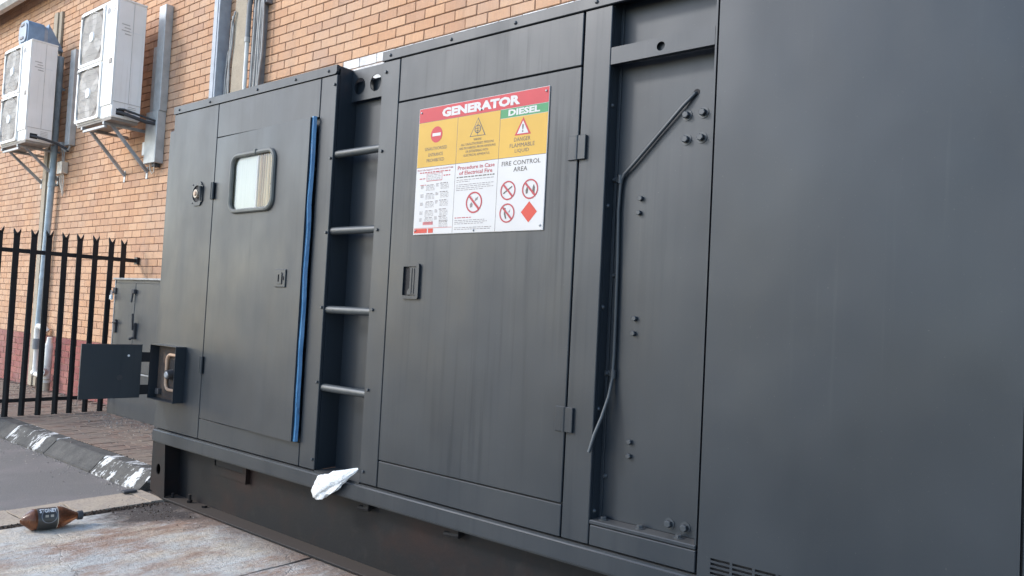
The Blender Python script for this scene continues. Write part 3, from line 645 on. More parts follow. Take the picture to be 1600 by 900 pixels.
ico([(.3, .4), (2.2, 1.2), (2.6, 2.7), (.9, 2.0)], .493, .777, w2, mat=SGREY); ico([(-2.4, -2.6), (-1.0, -2.2), (-.8, -.9), (-1.6, .2), (-2.6, -1.0)], .493, .777, w2, mat=SGREY)
tx('Procedure in Case', .350, .637, .492, .522, REDL, 1, .014, w2); tx('of Electrical Fire', .363, .622, .532, .562, REDL, 1, .014, w2)
def bars(name, lines, mat, par, k=1):
    m = MB(); rr = random.Random(len(lines)); y = lay[k]
    for u0, u1, v, h in lines:
        u = u0
        while u < u1:
            w = min(rr.uniform(.012, .034), u1-u); m.add([(U(u), y, V_(v+h)), (U(u+w), y, V_(v+h)), (U(u+w), y, V_(v)), (U(u), y, V_(v))], [(0, 1, 2, 3)]); u += w+.006
    o = m.build(name, mat, par, fix=False); o['kind'] = 'stuff'; return o
bars('fine_print', [(.345, .640, .575, .008)], SBLACK, w2)
bars('fine_print', [(.345, .635, .598+.0, .004), (.345, .45, .612, .004), (.345, .640, .634, .004), (.345, .61, .648, .004), (.345, .635, .662, .004), (.345, .56, .676, .004), (.345, .58, .905, .004), (.345, .60, .918, .004), (.345, .57, .931, .004), (.345, .635, .960, .004), (.345, .630, .973, .004)], SGREY, w2)
bars('fine_print', [(.345, .475, .884, .006)], REDL, w2)
tx('Basic Life Support (CPR) ALGORITHM', .010, .310, .486, .502, REDL, 1, .006, w1)
bars('red_fine_print', [(.03, .29, .510, .008), (.03, .085, .558, .007), (.235, .29, .545, .008), (.04, .09, .61, .005)], REDL, w1)
for a_, b_, c_, d_ in ((.092, .224, .524, .527), (.092, .224, .580, .585), (.092, .095, .527, .580), (.221, .224, .527, .580)): fld('pink_box', a_, b_, c_, d_, REDL, 1, w1)
ls = [(.10, .21, .535+i*.012, .003) for i in range(4)]
for j, v in enumerate((.612, .680, .745, .815, .870)): ls += [(.095, .155, v, .006)]+[(.09, .165, v+.012+i*.010, .003) for i in range(4)]+[(.21, .275, v-.008, .007)]+[(.215, .285, v+.006+i*.010, .003) for i in range(4)]+[(.045, .072, v+.006+i*.009, .004) for i in range(3)]+[(.175, .198, v-.004+i*.009, .004) for i in range(3)]
ls += [(.215, .29, .900+i*.011, .003) for i in range(5)]
bars('fine_print', ls, SGREY, w1); fld('red_bar', .078, .165, .905, .929, PINK, 1, w1); fld('red_footer', .004, .118, .958, .992, ORANGE, 1, w1); fld('red_footer', .128, .170, .958, .992, ORANGE, 1, w1); fld('red_rule', .004, .325, .952, .955, ORANGE, 1, w1)

# ------------------------------------------------------------------ plastic bag on the base rail
def bag():
    sp = [(2.312, -.008, .570, .006), (2.295, -.013, .560, .014), (2.260, -.022, .542, .026), (2.215, -.035, .515, .042), (2.165, -.045, .486, .056), (2.115, -.052, .455, .066), (2.070, -.056, .428, .070), (2.03, -.054, .405, .062), (2.000, -.048, .386, .046), (1.985, -.040, .372, .022), (1.98, -.036, .366, .004)]
    # denser spine
    P = []
    for i in range(len(sp)-1):
        for k in range(5): t = k/5; P.append([sp[i][j]*(1-t)+sp[i+1][j]*t for j in range(4)])
    P.append(list(sp[-1])); n = 36; V = []; F = []
    for i, (x, y, z, r) in enumerate(P):
        q = P[min(i+1, len(P)-1)]; p0 = P[max(i-1, 0)]; t = Vector((q[0]-p0[0], q[1]-p0[1], q[2]-p0[2])).normalized()
        up = Vector((0, -1, 0)); s = t.cross(up).normalized(); f = s.cross(t)
        for k in range(n):
            g = 2*math.pi*k/n; u = i/len(P)
            w = noise.noise((math.cos(g)*1.6, math.sin(g)*1.6, i*.13)); w2 = noise.noise((math.cos(g)*3.4, math.sin(g)*3.4, i*.05+9)); w3 = abs(noise.noise((g*2.2+3, i*.16, 4)))
            rr = r*.84*(1+.22*w+.30*w2-.30*w3*math.sin(math.pi*min(1, u*1.1)))
            dep = .42
            V.append(Vector((x, y, z))+s*math.cos(g)*rr*1.05+f*math.sin(g)*rr*dep)
    for i in range(len(P)-1):
        for k in range(n): F.append((i*n+k, i*n+(k+1) % n, (i+1)*n+(k+1) % n, (i+1)*n+k))
    F.append(tuple(range(n-1, -1, -1))); F.append(tuple((len(P)-1)*n+k for k in range(n)))
    o = MB().add(V, F).build('plastic_bag', BAG, None, True)
    tag(o, 'crumpled white plastic bag draped over the base rail below the ladder rungs', 'plastic bag')
bag()

# ------------------------------------------------------------------ brown bottle, chip of debris
def bottle():
    A = Vector((.418, -.985, .066)); B = Vector((.466, -.640, .058)); ax = (B-A).normalized(); Ln = (B-A).length
    sd = ax.cross(Vector((0, 0, 1))).normalized(); upv = sd.cross(ax)
    t = thing('bottle', (.44, -.82, 0), 'squashed brown plastic drinks bottle with a black label, lying on the slab', 'bottle')
    prof = [(0, .004), (.02, .020), (.06, .032), (.12, .050), (.17, .063), (.20, .066), (.215, .064), (.50, .066), (.54, .068), (.60, .067), (.66, .062), (.74, .047), (.82, .031), (.87, .022), (.90, .019), (.905, .019)]
    def surf(pr, dr, n=28, dent=True):
        pr = [(s_, r_*1.1) for s_, r_ in pr]
        V = []; F = []
        for i, (s, r) in enumerate(pr):
            for k in range(n):
                g = 2*math.pi*k/n; rr = r+dr
                if dent: rr *= 1+.10*noise.noise((math.cos(g)*1.5, math.sin(g)*1.5, s*7))*(1 if s < .2 else .35)
                V.append(A+ax*s*Ln+sd*math.cos(g)*rr+upv*math.sin(g)*rr*.88)
        for i in range(len(pr)-1):
            for k in range(n): F.append((i*n+k, i*n+(k+1) % n, (i+1)*n+(k+1) % n, (i+1)*n+k))
        F.append(tuple(range(n-1, -1, -1))); F.append(tuple((len(pr)-1)*n+k for k in range(n))); return MB().add(V, F)
    surf(prof, 0).build('bottle_body', BROWN, t, True)
    lb = surf([(.235, .0645), (.3, .0652), (.4, .0656), (.5, .066), (.535, .0675)], .0012).build('label', SBLACK, t, True)
    surf([(.536, .0678), (.546, .068)], .0014).build('label_edge', PVCD, t, True)
    surf([(.885, .025), (.89, .0265), (.965, .0265), (.97, .024)], .002, 20, False).build('cap', BLACK, t, True)
    def on(s_, g_):   # wrap lettering round the label: s along the axis, g angle from straight-up towards the camera
        r = .0675*1.1+.0042; return A+ax*(s_*Ln)+(-sd*0)+sd*(math.sin(g_)*r)+upv*(math.cos(g_)*r*.90)
    sg_ = 1 if sd.x > 0 else -1
    text('lettering', 'STONEY', .26, .525, -.80, -.38, 0, WHITE, lb, .02, 0, lambda u, w: on(u, sg_*(-w)))
    for u0, u1 in ((.34, .39), (.42, .47)):
        q = [(u0, 1.02), (u1, 1.02), (u1, 1.22), (u0, 1.22)]; MB().add([on(u, sg_*g) for u, g in q], [(0, 1, 2, 3)]).build('label_mark', PVCD, lb, fix=True)
    V = []; 
    for i in range(28):
        g = 2*math.pi*i/28; V += [on(.405+.125*math.cos(g), sg_*(1.12+.62*math.sin(g))), on(.405+.112*math.cos(g), sg_*(1.12+.55*math.sin(g)))]
    MB().add(V, [(2*i, 2*((i+1) % 28), 2*((i+1) % 28)+1, 2*i+1) for i in range(28)]).build('label_ring', GREYTXT, lb)
bottle()
m = MB().box(-.165, -.105, -.135, -.04, .0075, .024, .003).box(-.168, -.162, -.12, -.06, .012, .019)
tag(m.build('debris_chip', BLACK), 'small flat black scrap lying where the white-painted kerb ends', 'debris')
# loose grit and sand
def grit(name, spots, mat, label, cat, seed):
    r = random.Random(seed); m = MB()
    for cx, cy, sx, sy, n, z, s0, s1 in spots:
        for _ in range(n):
            x, y = r.gauss(cx, sx), r.gauss(cy, sy); s = r.uniform(s0, s1); h = s*r.uniform(.4, .9); a_ = r.uniform(0, 3)
            if (x > -.165 and z > .05) or y > 1.46: continue
            c, s_ = math.cos(a_)*s, math.sin(a_)*s
            m.add([(x+c, y+s_, z-.002), (x-s_, y+c, z-.002), (x-c*.8, y-s_*.8, z-.002), (x+s_*1.1, y-c, z-.002), (x+c*.2, y+s_*.2, z+h)], [(0, 1, 4), (1, 2, 4), (2, 3, 4), (3, 0, 4)])
    o = m.build(name, mat); tag(o, label, cat, kind='stuff'); return o
grit('grit', [(-2.6, .95, .9, .16, 420, .118, .005, .016), (-4.5, 1.3, 1.5, .12, 300, .118, .005, .018), (-1.3, .6, .9, .25, 160, .118, .004, .010), (-1.4, .0, .8, .03, 220, -.010, .004, .012), (-2.2, -.1, 1.6, .12, 160, -.010, .004, .010), (.6, -.2, .3, .12, 60, 0, .003, .008), (.9, -.35, .7, .3, 120, 0, .003, .007), (-.6, .02, .25, .05, 90, -.010, .005, .014)],
     plain('grit_stone', (.33, .29, .25), .9, .2, 0, .35, 60), 'loose grit and stone chips along the kerb, cabinet foot and slab', 'grit', 11)

grit('dirt_crumbs', [(.255, -.75, .022, .32, 420, -.006, .006, .017), (.255, -.35, .022, .12, 160, -.004, .008, .020), (.42, -.16, .16, .09, 90, .001, .003, .010), (-1.2, .235, .8, .015, 260, .112, .004, .012)], plain('dark_soil_crumbs', (.075, .055, .042), .95, .1, 0, .4, 60), 'dark soil crumbs packed in the joint behind the bottle and around the skid corner', 'soil', 5)

# ------------------------------------------------------------------ palisade fence
FX = -3.60
fe = thing('palisade_fence', (FX, .6, .1), 'black steel palisade fence with forked tips standing out from the wall', 'fence')
def picket():
    w = .030; o = [(-w, .115), (0, .075), (w, .115), (w, 2.03), (w*1.25, 2.085), (w*1.15, 2.112), (w*.45, 2.075), (0, 2.055), (-w*.45, 2.075), (-w*1.15, 2.112), (-w*1.25, 2.085), (-w, 2.03)]
    V = []; n = len(o)
    for dx in (0, .004):
        for y, z in o: V.append((dx+(-.010 if abs(y) > .6*w else 0), y, z))
    return MB().add(V, [tuple(range(n)), tuple(range(2*n-1, n-1, -1))]+[(i, i+n, (i+1) % n+n, (i+1) % n) for i in range(n)])
pk0 = None
for i in range(11):
    y = 1.30-i*.1595
    if pk0 is None: pk0 = picket().build('picket', FENCE, fe); pkm = pk0.data; o = pk0
    else: o = link('picket', pkm, None, fe)
    o.location = (FX+.012, y+rnd.uniform(-.006, .006), rnd.uniform(-.006, .006)); o.rotation_euler = (rnd.uniform(-.006, .006), 0, rnd.uniform(-.05, .05))
MB().box(FX-.032, FX-.003, -.55, 1.474, 1.845, 1.890, .003).build('rail', FENCE, fe); MB().box(FX-.032, FX-.003, -.55, 1.474, .262, .302, .003).build('rail', FENCE, fe)
MB().box(FX-.05, FX+.02, 1.440, 1.4735, 1.825, 1.91, .003).build('rail_bracket', FENCE, fe)

# ------------------------------------------------------------------ electrical cabinet
cx0, cx1, cy, cz = -3.435, -2.05, 1.15, 1.635
cab = thing('electrical_cabinet', ((cx0+cx1)/2, 1.3, .12), 'grey two-door steel electrical cabinet against the wall beside the fence', 'cabinet')
MB().box(cx0+.004, cx1-.004, cy+.022, 1.46, .118, cz-.01, .004).build('cabinet_body', PAINT2, cab)
MB().box(cx0-.02, cx1+.02, cy-.02, 1.47, cz-.009, cz+.012, .003).build('cabinet_roof', STEEL, cab)
MB().box(cx0, cx1, cy+.001, cy+.0215, .118, .602, .003).build('cabinet_base', PAINT2, cab)
MB().box(cx0+.01, cx1-.01, cy-.008, cy+.0, .604, .62, .002).build('door_ledge', STEEL, cab)
xm = -2.93
for a_, b_ in ((cx0+.02, xm-.004), (xm+.004, cx1-.02)):
    d = MB().box(a_, b_, cy, cy+.0215, .625, cz-.045, .004).build('cabinet_door', PAINT2, cab)
MB().box(cx0, cx0+.016, cy-.004, cy+.0215, .604, cz-.012, .002).build('door_frame', STEEL, cab); MB().box(cx0, cx1, cy+.004, cy+.0215, cz-.042, cz-.0095).build('door_head', PAINT2, cab)
def cab_latch(x, z, dz):
    o = MB().box(x-.03, x+.035, cy-.035, cy-.0005, z-.025, z+.025, .006).build('door_latch', BLACK, cab); MB().tube([(x-.012, cy-.02, z), (x-.02, cy-.03, z+dz)], .011, 8).build('latch_bar', BLACK, o, True)
cab_latch(xm, 1.50, -.12); cab_latch(xm-.02, .77, .12)
o = MB().box(xm+.05, xm+.085, cy-.03, cy-.0005, .98, 1.16, .006).build('door_handle', BLACK, cab); MB().tube([(xm+.068, cy-.04, 1.08), (xm+.075, cy-.05, 1.26)], .010, 8).tube([(xm+.068, cy-.03, 1.0), (xm+.05, cy-.06, .98)], .014, 8).build('handle_lever', BLACK, o, True)
o = MB().box(cx0+.06, cx0+.11, cy-.022, cy-.0005, 1.03, 1.18, .004).build('door_handle', BLACK, cab); MB().tube([(cx0+.07, cy-.03, 1.14), (cx0+.17, cy-.035, 1.15)], .009, 8).build('handle_lever', BLACK, o, True)
for z in (1.50, .72): MB().box(cx0-.014, cx0+.05, cy-.018, cy-.0005, z-.035, z+.035, .004).build('hasp', BLACK, cab)
pl = thing('padlock', (cx0-.01, cy-.03, 1.42), 'small silver padlock hanging on the upper hasp of the grey cabinet', 'padlock')
MB().box(cx0-.035, cx0+.02, cy-.046, cy-.022, 1.395, 1.455, .008, 2).build('lock_body', WHITE, pl, True)
MB().tube([(cx0-.026, cy-.034, 1.452), (cx0-.026, cy-.034, 1.485), (cx0-.018, cy-.034, 1.497), (cx0+.003, cy-.034, 1.497), (cx0+.011, cy-.034, 1.485), (cx0+.011, cy-.034, 1.452)], .006, 8).build('shackle', STEEL, pl, True)

# ------------------------------------------------------------------ air conditioners
def ac_unit(X1, Z0, label):
    w, d, h = .95, .33, 1.38; X0 = X1-w; Y0 = .925; Y1 = Y0+d; Z1 = Z0+h
    t = thing('air_conditioner', ((X0+X1)/2, Y0+d/2, Z0), label, 'air conditioner', 'twin-fan outdoor units on the wall')
    MB().box(X0, X1, Y0+.012, Y1, Z0+.02, Z1-.022, .008, 2).build('casing', AC, t, True)
    MB().box(X0-.004, X1+.004, Y0+.006, Y1+.004, Z1-.0215, Z1, .006, 2).build('top_cover', AC, t, True)
    MB().box(X0+.02, X1-.02, Y0+.02, Y1-.01, Z0-.012, Z0+.0195, .003).build('base_pan', ACDK, t)
    MB().box(X1-.285, X1-.002, Y0, Y0+.0115, Z0+.16, Z1-.023, .004).build('front_panel', AC, t)
    for k in range(2):
        z0 = Z0+.035+k*.665; z1 = z0+.650; x0, x1 = X0+.012, X1-.295; xc, zc = (x0+x1)/2, (z0+z1)/2; rr = .285
        fr = plate([rrect(x0, x1, z0, z1, .02, 3), rrect(x0+.03, x1-.03, z0+.03, z1-.03, .05, 4)], Y0-.014, Y0+.0115).build('fan_surround', AC, t)
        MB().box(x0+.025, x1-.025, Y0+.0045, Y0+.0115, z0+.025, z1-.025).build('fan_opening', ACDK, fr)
        g = MB(); n = 40
        for j in range(1, 12):
            r = .05+j*.0215; ptsx = []
            for i in range(n):
                a_ = 2*math.pi*i/n; ptsx += [(xc+r*math.cos(a_), Y0-.008, zc+r*math.sin(a_)), (xc+(r+.0075)*math.cos(a_), Y0-.008, zc+(r+.0075)*math.sin(a_))]
            g.add(ptsx, [(2*i, 2*((i+1) % n), 2*((i+1) % n)+1, 2*i+1) for i in range(n)])
        for i in range(24):
            a_ = 2*math.pi*i/24; c, s_ = math.cos(a_), math.sin(a_); p = [(.06, -.0025), (.30, -.0025), (.30, .0025), (.06, .0025)]
            g.add([(xc+a0*c-b0*s_, Y0-.006, zc+a0*s_+b0*c) for a0, b0 in p], [(0, 1, 2, 3)])
        for sx in (-1, 1):
            for q in range(9):
                zz = z0+.05+q*.07; g.box(xc+sx*.29-.002, xc+sx*.29+.002, Y0-.007, Y0-.004, z0+.03, z1-.03) if q == 0 else g.box(x0+.03, x1-.03, Y0-.0045, Y0-.003, zz, zz+.003)
        g.build('fan_guard', ACGR, fr, fix=False)
        MB().tube([(xc, Y0-.003, zc), (xc, Y0-.016, zc)], [.062, .055], 24).build('fan_hub', WHITE, fr, True)
        for j in range(3):
            a_ = 2*math.pi*j/3+.5+k; c, s_ = math.cos(a_), math.sin(a_); p = [(.06, -.03), (.16, -.07), (.27, -.05), (.28, .06), (.17, .05), (.06, .03)]
            MB().add([(xc+a0*c-b0*s_, Y0+.001+(.002 if b0 > 0 else 0), zc+a0*s_+b0*c) for a0, b0 in p], [(0, 1, 2, 3, 4, 5)]).build('fan_blade', ACGR, fr, fix=False)
        MB().box(x0+.005, x0+.05, Y0-.024, Y0-.0145, z1-.055, z1-.03, .003).build('guard_clip', ACDK, fr)
    ym = (Y0+Y1)/2
    MB().box(X1-.001, X1+.003, ym+.02, ym+.024, Z0+.2, Z1-.03).build('side_seam', ACGR, t)
    MB().box(X1, X1+.006, Y0+.02, Y1-.01, Z0+.195, Z0+.20, .001).build('service_cover_edge', ACGR, t)
    for q in range(5): MB().box(X1, X1+.003, ym+.02, ym+.11, Z0+.08+q*.02, Z0+.086+q*.02).build('vent_slit', ACGR, t)
    MB().box(X1, X1+.002, Y0+.06, Y0+.15, Z0+.05, Z0+.12, .0).build('pipe_entry', DARK, t)
    text('lettering', 'LG', X1-.17, X1-.04, Z1-.16, Z1-.09, Y0-.001, GREYTXT, t, .01); MB().tube([(X1-.215, Y0-.0005, Z1-.125), (X1-.215, Y0-.0015, Z1-.125)], .038, 20).build('emblem', GREYTXT, t)
    MB().box(X1-.19, X1-.03, Y0-.0015, Y0-.0002, Z1-.22, Z1-.205).build('model_plate', ACGR, t); MB().box(X1-.12, X1-.05, Y0-.006, Y0-.0002, Z0+.63, Z0+.69, .003).build('badge', ACDK, t)
    for q, (a_, b_) in enumerate(((.06, .15), (.06, .13), (.06, .17), (.07, .14))): MB().box(X1, X1+.0012, Y0+a_+.03*(q % 2), Y0+b_+.03*(q % 2), Z1-.30-q*.035, Z1-.288-q*.035).build('sticker_line', ACGR, t)
    MB().box(X1, X1+.0014, Y0+.15, Y0+.28, Z1-.365, Z1-.357).build('sticker_line', WHITE, t)
    return t
AX1, AZ1 = -5.905, 3.435; AX2, AZ2 = -3.345, 3.425
ac_unit(AX1, AZ1, 'cream twin-fan air conditioner at the left edge with a blue motor above it')
ac_unit(AX2, AZ2, 'cream twin-fan air conditioner beside the grey wall trunking, nearer the enclosure')
def brackets(xs, z0, zlow, label):
    t = thing('wall_bracket', (sum(xs)/2, 1.47, zlow), label, 'bracket', 'steel brackets under the outdoor units')
    for x in xs:
        MB().box(x-.02, x+.02, .94, 1.474, z0-.045, z0-.013, .002).build('bracket_arm', STEEL, t)
        MB().add([(x+sx*.018, y, z) for sx in (-1, 1) for y, z in ((1.03, z0-.046), (1.07, z0-.046), (1.474, zlow+.03), (1.474, zlow-.02))], [(0, 1, 2, 3), (7, 6, 5, 4), (0, 4, 5, 1), (1, 5, 6, 2), (2, 6, 7, 3), (3, 7, 4, 0)]).build('bracket_strut', STEEL, t)
        MB().box(x-.022, x+.022, 1.468, 1.4745, zlow-.08, zlow+.06, .001).build('bracket_foot', STEEL, t)
    MB().box(xs[0], xs[1], .955, .985, z0-.075, z0-.046, .002).build('bracket_beam', STEEL, t)
brackets((-6.79, -6.20), AZ1, 3.02, 'galvanised angle bracket with diagonal struts under the left air conditioner')
brackets((-4.13, -3.55), AZ2, 2.925, 'galvanised angle bracket with diagonal struts under the air conditioner by the trunking')
# insulated pipes
o = MB().tube([(AX2-.02, .99, AZ2+.085), (AX2+.02, 1.03, AZ2+.08), (AX2+.06, 1.12, AZ2+.055), (AX2+.10, 1.28, AZ2+.02), (AX2+.12, 1.372, AZ2+.02)], .020, 12).tube([(AX2-.02, 1.0, AZ2+.12), (AX2+.03, 1.06, AZ2+.12), (AX2+.08, 1.2, AZ2+.085), (AX2+.13, 1.372, AZ2+.05)], .012, 10).build('refrigerant_pipe', BLACK, None, True)
tag(o, 'black insulated pipe running from the air conditioner into the grey trunking', 'pipe')
o = MB().tube([(AX1-.02, .99, AZ1+.085), (AX1+.02, 1.03, AZ1+.08), (AX1+.05, 1.15, AZ1+.06), (AX1+.07, 1.30, AZ1+.03), (AX1+.09, 1.405, AZ1-.02), (AX1+.13, 1.42, AZ1-.05)], .018, 12).build('refrigerant_pipe', BLACK, None, True)
tag(o, 'black insulated pipe leaving the left air conditioner towards the blue downpipe', 'pipe')
# blue motor standing above the left unit
mt = thing('blue_motor', (-6.25, 1.05, AZ1+1.38), 'blue capped motor housing on top of the left air conditioner', 'motor')
bx, bz = -6.33, AZ1+1.38
def ext(prof, y0, y1): return MB().prism(prof, y0, y1)
body = rrect(bx-.17, bx+.17, bz+.002, bz+.33, .10, 6)
ext(body, .96, 1.16).build('motor_housing', MOTORB, mt, True); ext(rrect(bx-.135, bx+.135, bz+.035, bz+.295, .08, 6), .945, .9595).build('front_cap', COLB, mt, True)
ext(rrect(bx-.155, bx+.155, bz+.02, bz+.31, .09, 6), 1.1605, 1.21).build('rear_band', COLB, mt, True)
MB().add([(bx-.12, 1.2105, bz+.03), (bx+.16, 1.2105, bz+.03), (bx+.16, 1.2105, bz+.34), (bx-.12, 1.2105, bz+.30), (bx-.10, 1.42, bz+.01), (bx+.14, 1.42, bz+.01), (bx+.14, 1.40, bz+.06), (bx-.10, 1.40, bz+.06)], [(0, 1, 2, 3), (4, 7, 6, 5), (0, 4, 5, 1), (1, 5, 6, 2), (2, 6, 7, 3), (3, 7, 4, 0)]).build('outlet_hood', MOTORB, mt)
for z in (.25, .07): MB().box(bx-.07, bx+.05, .936, .9445, bz+z, bz+z+.035, .003).build('cap_mark', SGREY, mt)

# ------------------------------------------------------------------ things fixed to the wall
t = thing('wall_trunking', (-3.25, 1.47, 2.99), 'grey sheet-metal cable trunking on the wall right of the air conditioner', 'trunking')
MB().box(-3.325, -3.165, 1.385, 1.474, 3.60, 4.84, .004).build('trunking_channel', TRUNK, t); MB().box(-3.50, -3.3255, 1.43, 1.4745, 3.60, 4.40, .003).build('trunking_side_channel', TRUNK, t)
MB().box(-3.45, -3.175, 1.372, 1.4745, 2.995, 3.598, .005).build('trunking_cover', TRUNK, t); MB().box(-3.30, -3.22, 1.40, 1.46, 2.955, 2.9945, .003).build('outlet', BLACK, t)
MB().tube([(-3.34, 1.40, 2.995), (-3.35, 1.41, 2.93), (-3.33, 1.43, 2.88), (-3.27, 1.42, 2.90), (-3.25, 1.41, 2.955)], .007, 8).build('loose_wire', CREAM, t, True)
tag(MB().box(-3.62, -3.53, 1.425, 1.4745, 3.12, 3.28, .005).build('switch_box', WHITE), 'small white switch box tucked left of the grey trunking', 'box')
t = thing('wall_trunking', (-5.75, 1.47, 3.45), 'narrow grey trunking on the wall between the two air conditioners', 'trunking')
MB().box(-5.85, -5.70, 1.395, 1.4745, 3.46, 4.78, .004).build('trunking_channel', TRUNK, t)
t = thing('wall_post', (-6.54, 1.45, .12), 'tan timber post up the wall behind the left air conditioner', 'post')
MB().box(-6.69, -6.40, 1.445, 1.4745, .12, 5.47, .004).build('post_board', POST, t); MB().box(-6.61, -6.50, 1.425, 1.4445, .12, 5.47, .004).build('post_batten', POST, t)
t = thing('downpipe', (-6.30, 1.40, .7), 'pale blue downpipe on the wall beside the tan post', 'pipe')
MB().tube([(-6.19, 1.395, 4.75), (-6.19, 1.395, 3.0), (-6.30, 1.395, .86)], .042, 16).build('pipe_run', PIPEB, t, True)
for z in (4.3, 2.95, 1.65): x = -6.19 if z > 2.9 else -6.25; MB().tube([(x, 1.395, z-.03), (x, 1.395, z+.03)], .049, 16).box(x-.012, x+.012, 1.40, 1.474, z-.012, z+.012).build('pipe_clamp', PIPEB, t, True)
t = thing('drain_pipe', (-6.2, 1.38, .2), 'white plastic drain pipe with elbows at the foot of the blue downpipe', 'pipe')
MB().tube([(-6.03, 1.42, .90), (-6.08, 1.37, .965), (-6.14, 1.35, .97), (-6.165, 1.35, .92), (-6.165, 1.35, .80)], .045, 14).build('elbow', PVC, t, True); MB().tube([(-6.165, 1.35, .66), (-6.165, 1.35, .80)], .058, 14).build('coupling', TRAY, t, True)
MB().tube([(-6.165, 1.35, .66), (-6.165, 1.35, .36), (-6.14, 1.35, .315), (-5.98, 1.35, .31)], .036, 14).build('pipe_run', PVC, t, True); MB().tube([(-6.19, 1.35, .34), (-6.15, 1.35, .315)], .05, 12).build('elbow', PVC, t, True)
t = thing('inspection_pipe', (-5.8, 1.36, .11), 'thick beige waste pipe with an open branch facing outward low on the wall', 'pipe')
MB().tube([(-5.83, 1.37, .10), (-5.82, 1.37, .28)], .054, 16).build('pipe_foot', PVCD, t, True); MB().tube([(-5.82, 1.37, .28), (-5.80, 1.37, .72), (-5.80, 1.37, .78), (-5.795, 1.37, .84)], [.052, .052, .035, .03], 16).build('pipe_stack', PVC, t, True)
for z in (.25, .45, .70): MB().tube([(-5.822, 1.37, z-.018), (-5.818, 1.37, z+.018)], .060, 16).build('collar', PVC, t, True)
b = Vector((.55, -.83, 0)); p = Vector((-5.815, 1.36, .375)); MB().tube([p, p+b*.10], [.05, .058], 18).build('branch_socket', PVC, t, True); MB().tube([p+b*.1005, p+b*.102], .043, 18).build('branch_mouth', DARK, t)
t = thing('junction_box', (-5.9, 1.4, 3.1), 'small cream junction box with wires hanging, right of the blue downpipe', 'junction box')
MB().box(-6.02, -5.87, 1.40, 1.4745, 3.085, 3.245, .006).build('box_body', CREAM, t); MB().box(-6.024, -5.866, 1.388, 1.3995, 3.081, 3.249, .003).build('box_lid', CREAM, t)
for i in range(3): MB().tube([(-6.0+i*.045, 1.43, 3.085), (-6.0+i*.05+rnd.uniform(-.02, .02), 1.43, 2.98), (-5.96+i*.02, 1.44, 2.86-.04*i), (-5.94, 1.46, 2.84)], .008, 8).build('wire', CREAM, t, True)
for i in range(2): MB().tube([(-5.97+i*.05, 1.43, 3.245), (-5.98+i*.06, 1.43, 3.36), (-6.01+i*.09, 1.42, 3.46), (-6.02+i*.1, 1.40, 3.52)], .008, 8).build('wire', CABLEG, t, True)
tag(MB().tube([(-6.20, 1.36, 3.49), (-6.05, 1.36, 3.52), (-5.92, 1.38, 3.50), (-5.90, 1.40, 3.42), (-5.86, 1.42, 3.385), (-5.76, 1.42, 3.40), (-5.73, 1.43, 3.46)], .014, 8).build('drain_hose', CABLEG, None, True), 'grey hose looping from the downpipe to the narrow trunking', 'hose')
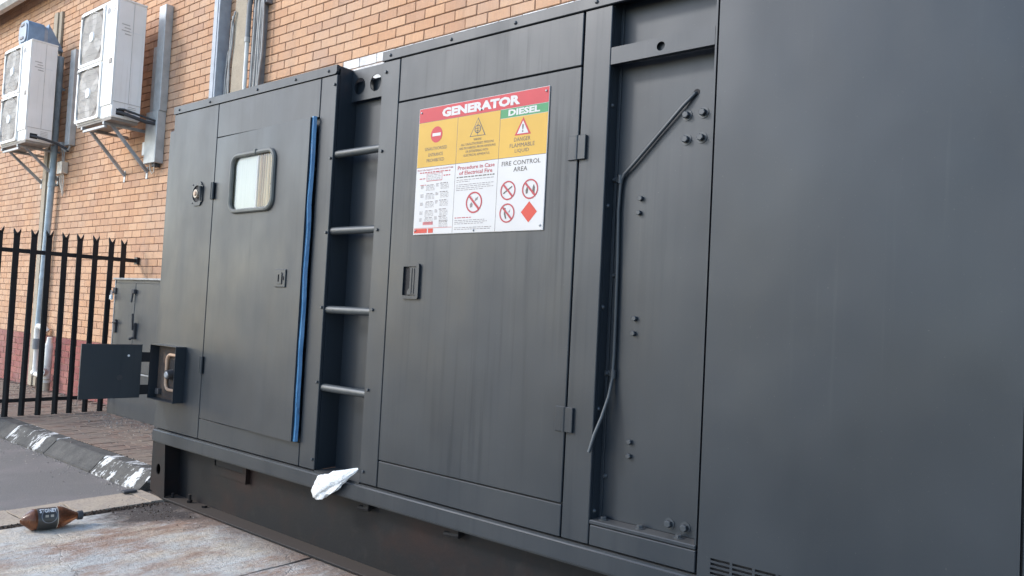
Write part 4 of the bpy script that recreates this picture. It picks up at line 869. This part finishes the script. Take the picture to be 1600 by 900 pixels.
# column group above the enclosure
t = thing('steel_column', (-1.9, 1.4, .12), 'blue-grey steel box column up the wall behind the enclosure', 'column')
MB().box(-2.02, -1.905, 1.345, 1.4745, .12, 5.47, .004).build('column_shaft', COLB, t); MB().box(-1.99, -1.935, 1.3395, 1.3445, .2, 5.4, .001).build('column_face_strip', COLB, t)
t = thing('wall_post', (-1.65, 1.45, .12), 'tan timber post beside the blue-grey column above the enclosure', 'post')
MB().box(-1.775, -1.555, 1.446, 1.4745, .12, 5.47, .004).build('post_board', POST, t)
t = thing('conduit', (-1.50, 1.42, 3.0), 'white conduit with a grey collar between the tan post and the cable tray', 'conduit')
MB().tube([(-1.475, 1.425, .5), (-1.475, 1.425, 4.10)], .022, 12).build('pipe_run', PVC, t, True); MB().tube([(-1.475, 1.425, 4.08), (-1.475, 1.425, 4.13)], .030, 12).build('collar', CABLEG, t, True); MB().tube([(-1.475, 1.425, 4.13), (-1.47, 1.425, 4.46), (-1.44, 1.42, 4.54), (-1.37, 1.41, 4.575), (-1.30, 1.40, 4.56)], .026, 10).build('flexible_sleeve', TRAY, t, True)
t = thing('cable_tray', (-1.33, 1.44, .12), 'dull grey upright cable tray carrying thin cables above the enclosure', 'cable tray')
MB().box(-1.445, -1.205, 1.452, 1.4745, .12, 4.62, .002).build('tray_back', TRAY, t); MB().box(-1.212, -1.204, 1.405, 1.4515, .12, 4.62).build('tray_edge', TRAY, t)
for x, b_ in ((-1.38, 0), (-1.32, .01), (-1.27, -.01)): MB().tube([(x, 1.435, 3.0), (x+.003, 1.432, 3.6), (x+b_, 1.436, 4.2), (x+.015, 1.43, 4.45), (x+.02, 1.43, 4.53)], .012, 8).build('cable', CABLEG, t, True)
MB().tube([(-1.215, 1.40, 3.2), (-1.195, 1.40, 3.62), (-1.16, 1.40, 3.9), (-1.165, 1.40, 4.3), (-1.19, 1.40, 4.6), (-1.20, 1.40, 5.2)], .011, 8).build('cable', CABLEG, t, True)
MB().tube([(-1.20, 1.43, 4.56), (-1.20, 1.43, 5.4)], .026, 10).build('riser', PVC, t, True); MB().box(-1.195, -1.14, 1.41, 1.474, 4.42, 4.52, .004).build('saddle', TRAY, t)
tag(MB().tube([(-1.845, 1.44, 3.0), (-1.845, 1.44, 3.6), (-1.80, 1.43, 3.92), (-1.775, 1.43, 4.1), (-1.765, 1.43, 4.3), (-1.80, 1.44, 4.42)], .011, 8).tube([(-1.80, 1.44, 3.0), (-1.80, 1.435, 3.75), (-1.81, 1.43, 3.95), (-1.785, 1.42, 4.15), (-1.775, 1.42, 4.35), (-1.74, 1.43, 4.46)], .010, 8).tube([(-1.87, 1.44, 3.1), (-1.86, 1.43, 3.8), (-1.83, 1.43, 4.05)], .010, 8).build('loose_cable', CABLEG, None, True), 'grey loose cables hanging between the blue-grey column and the tan post', 'cable')
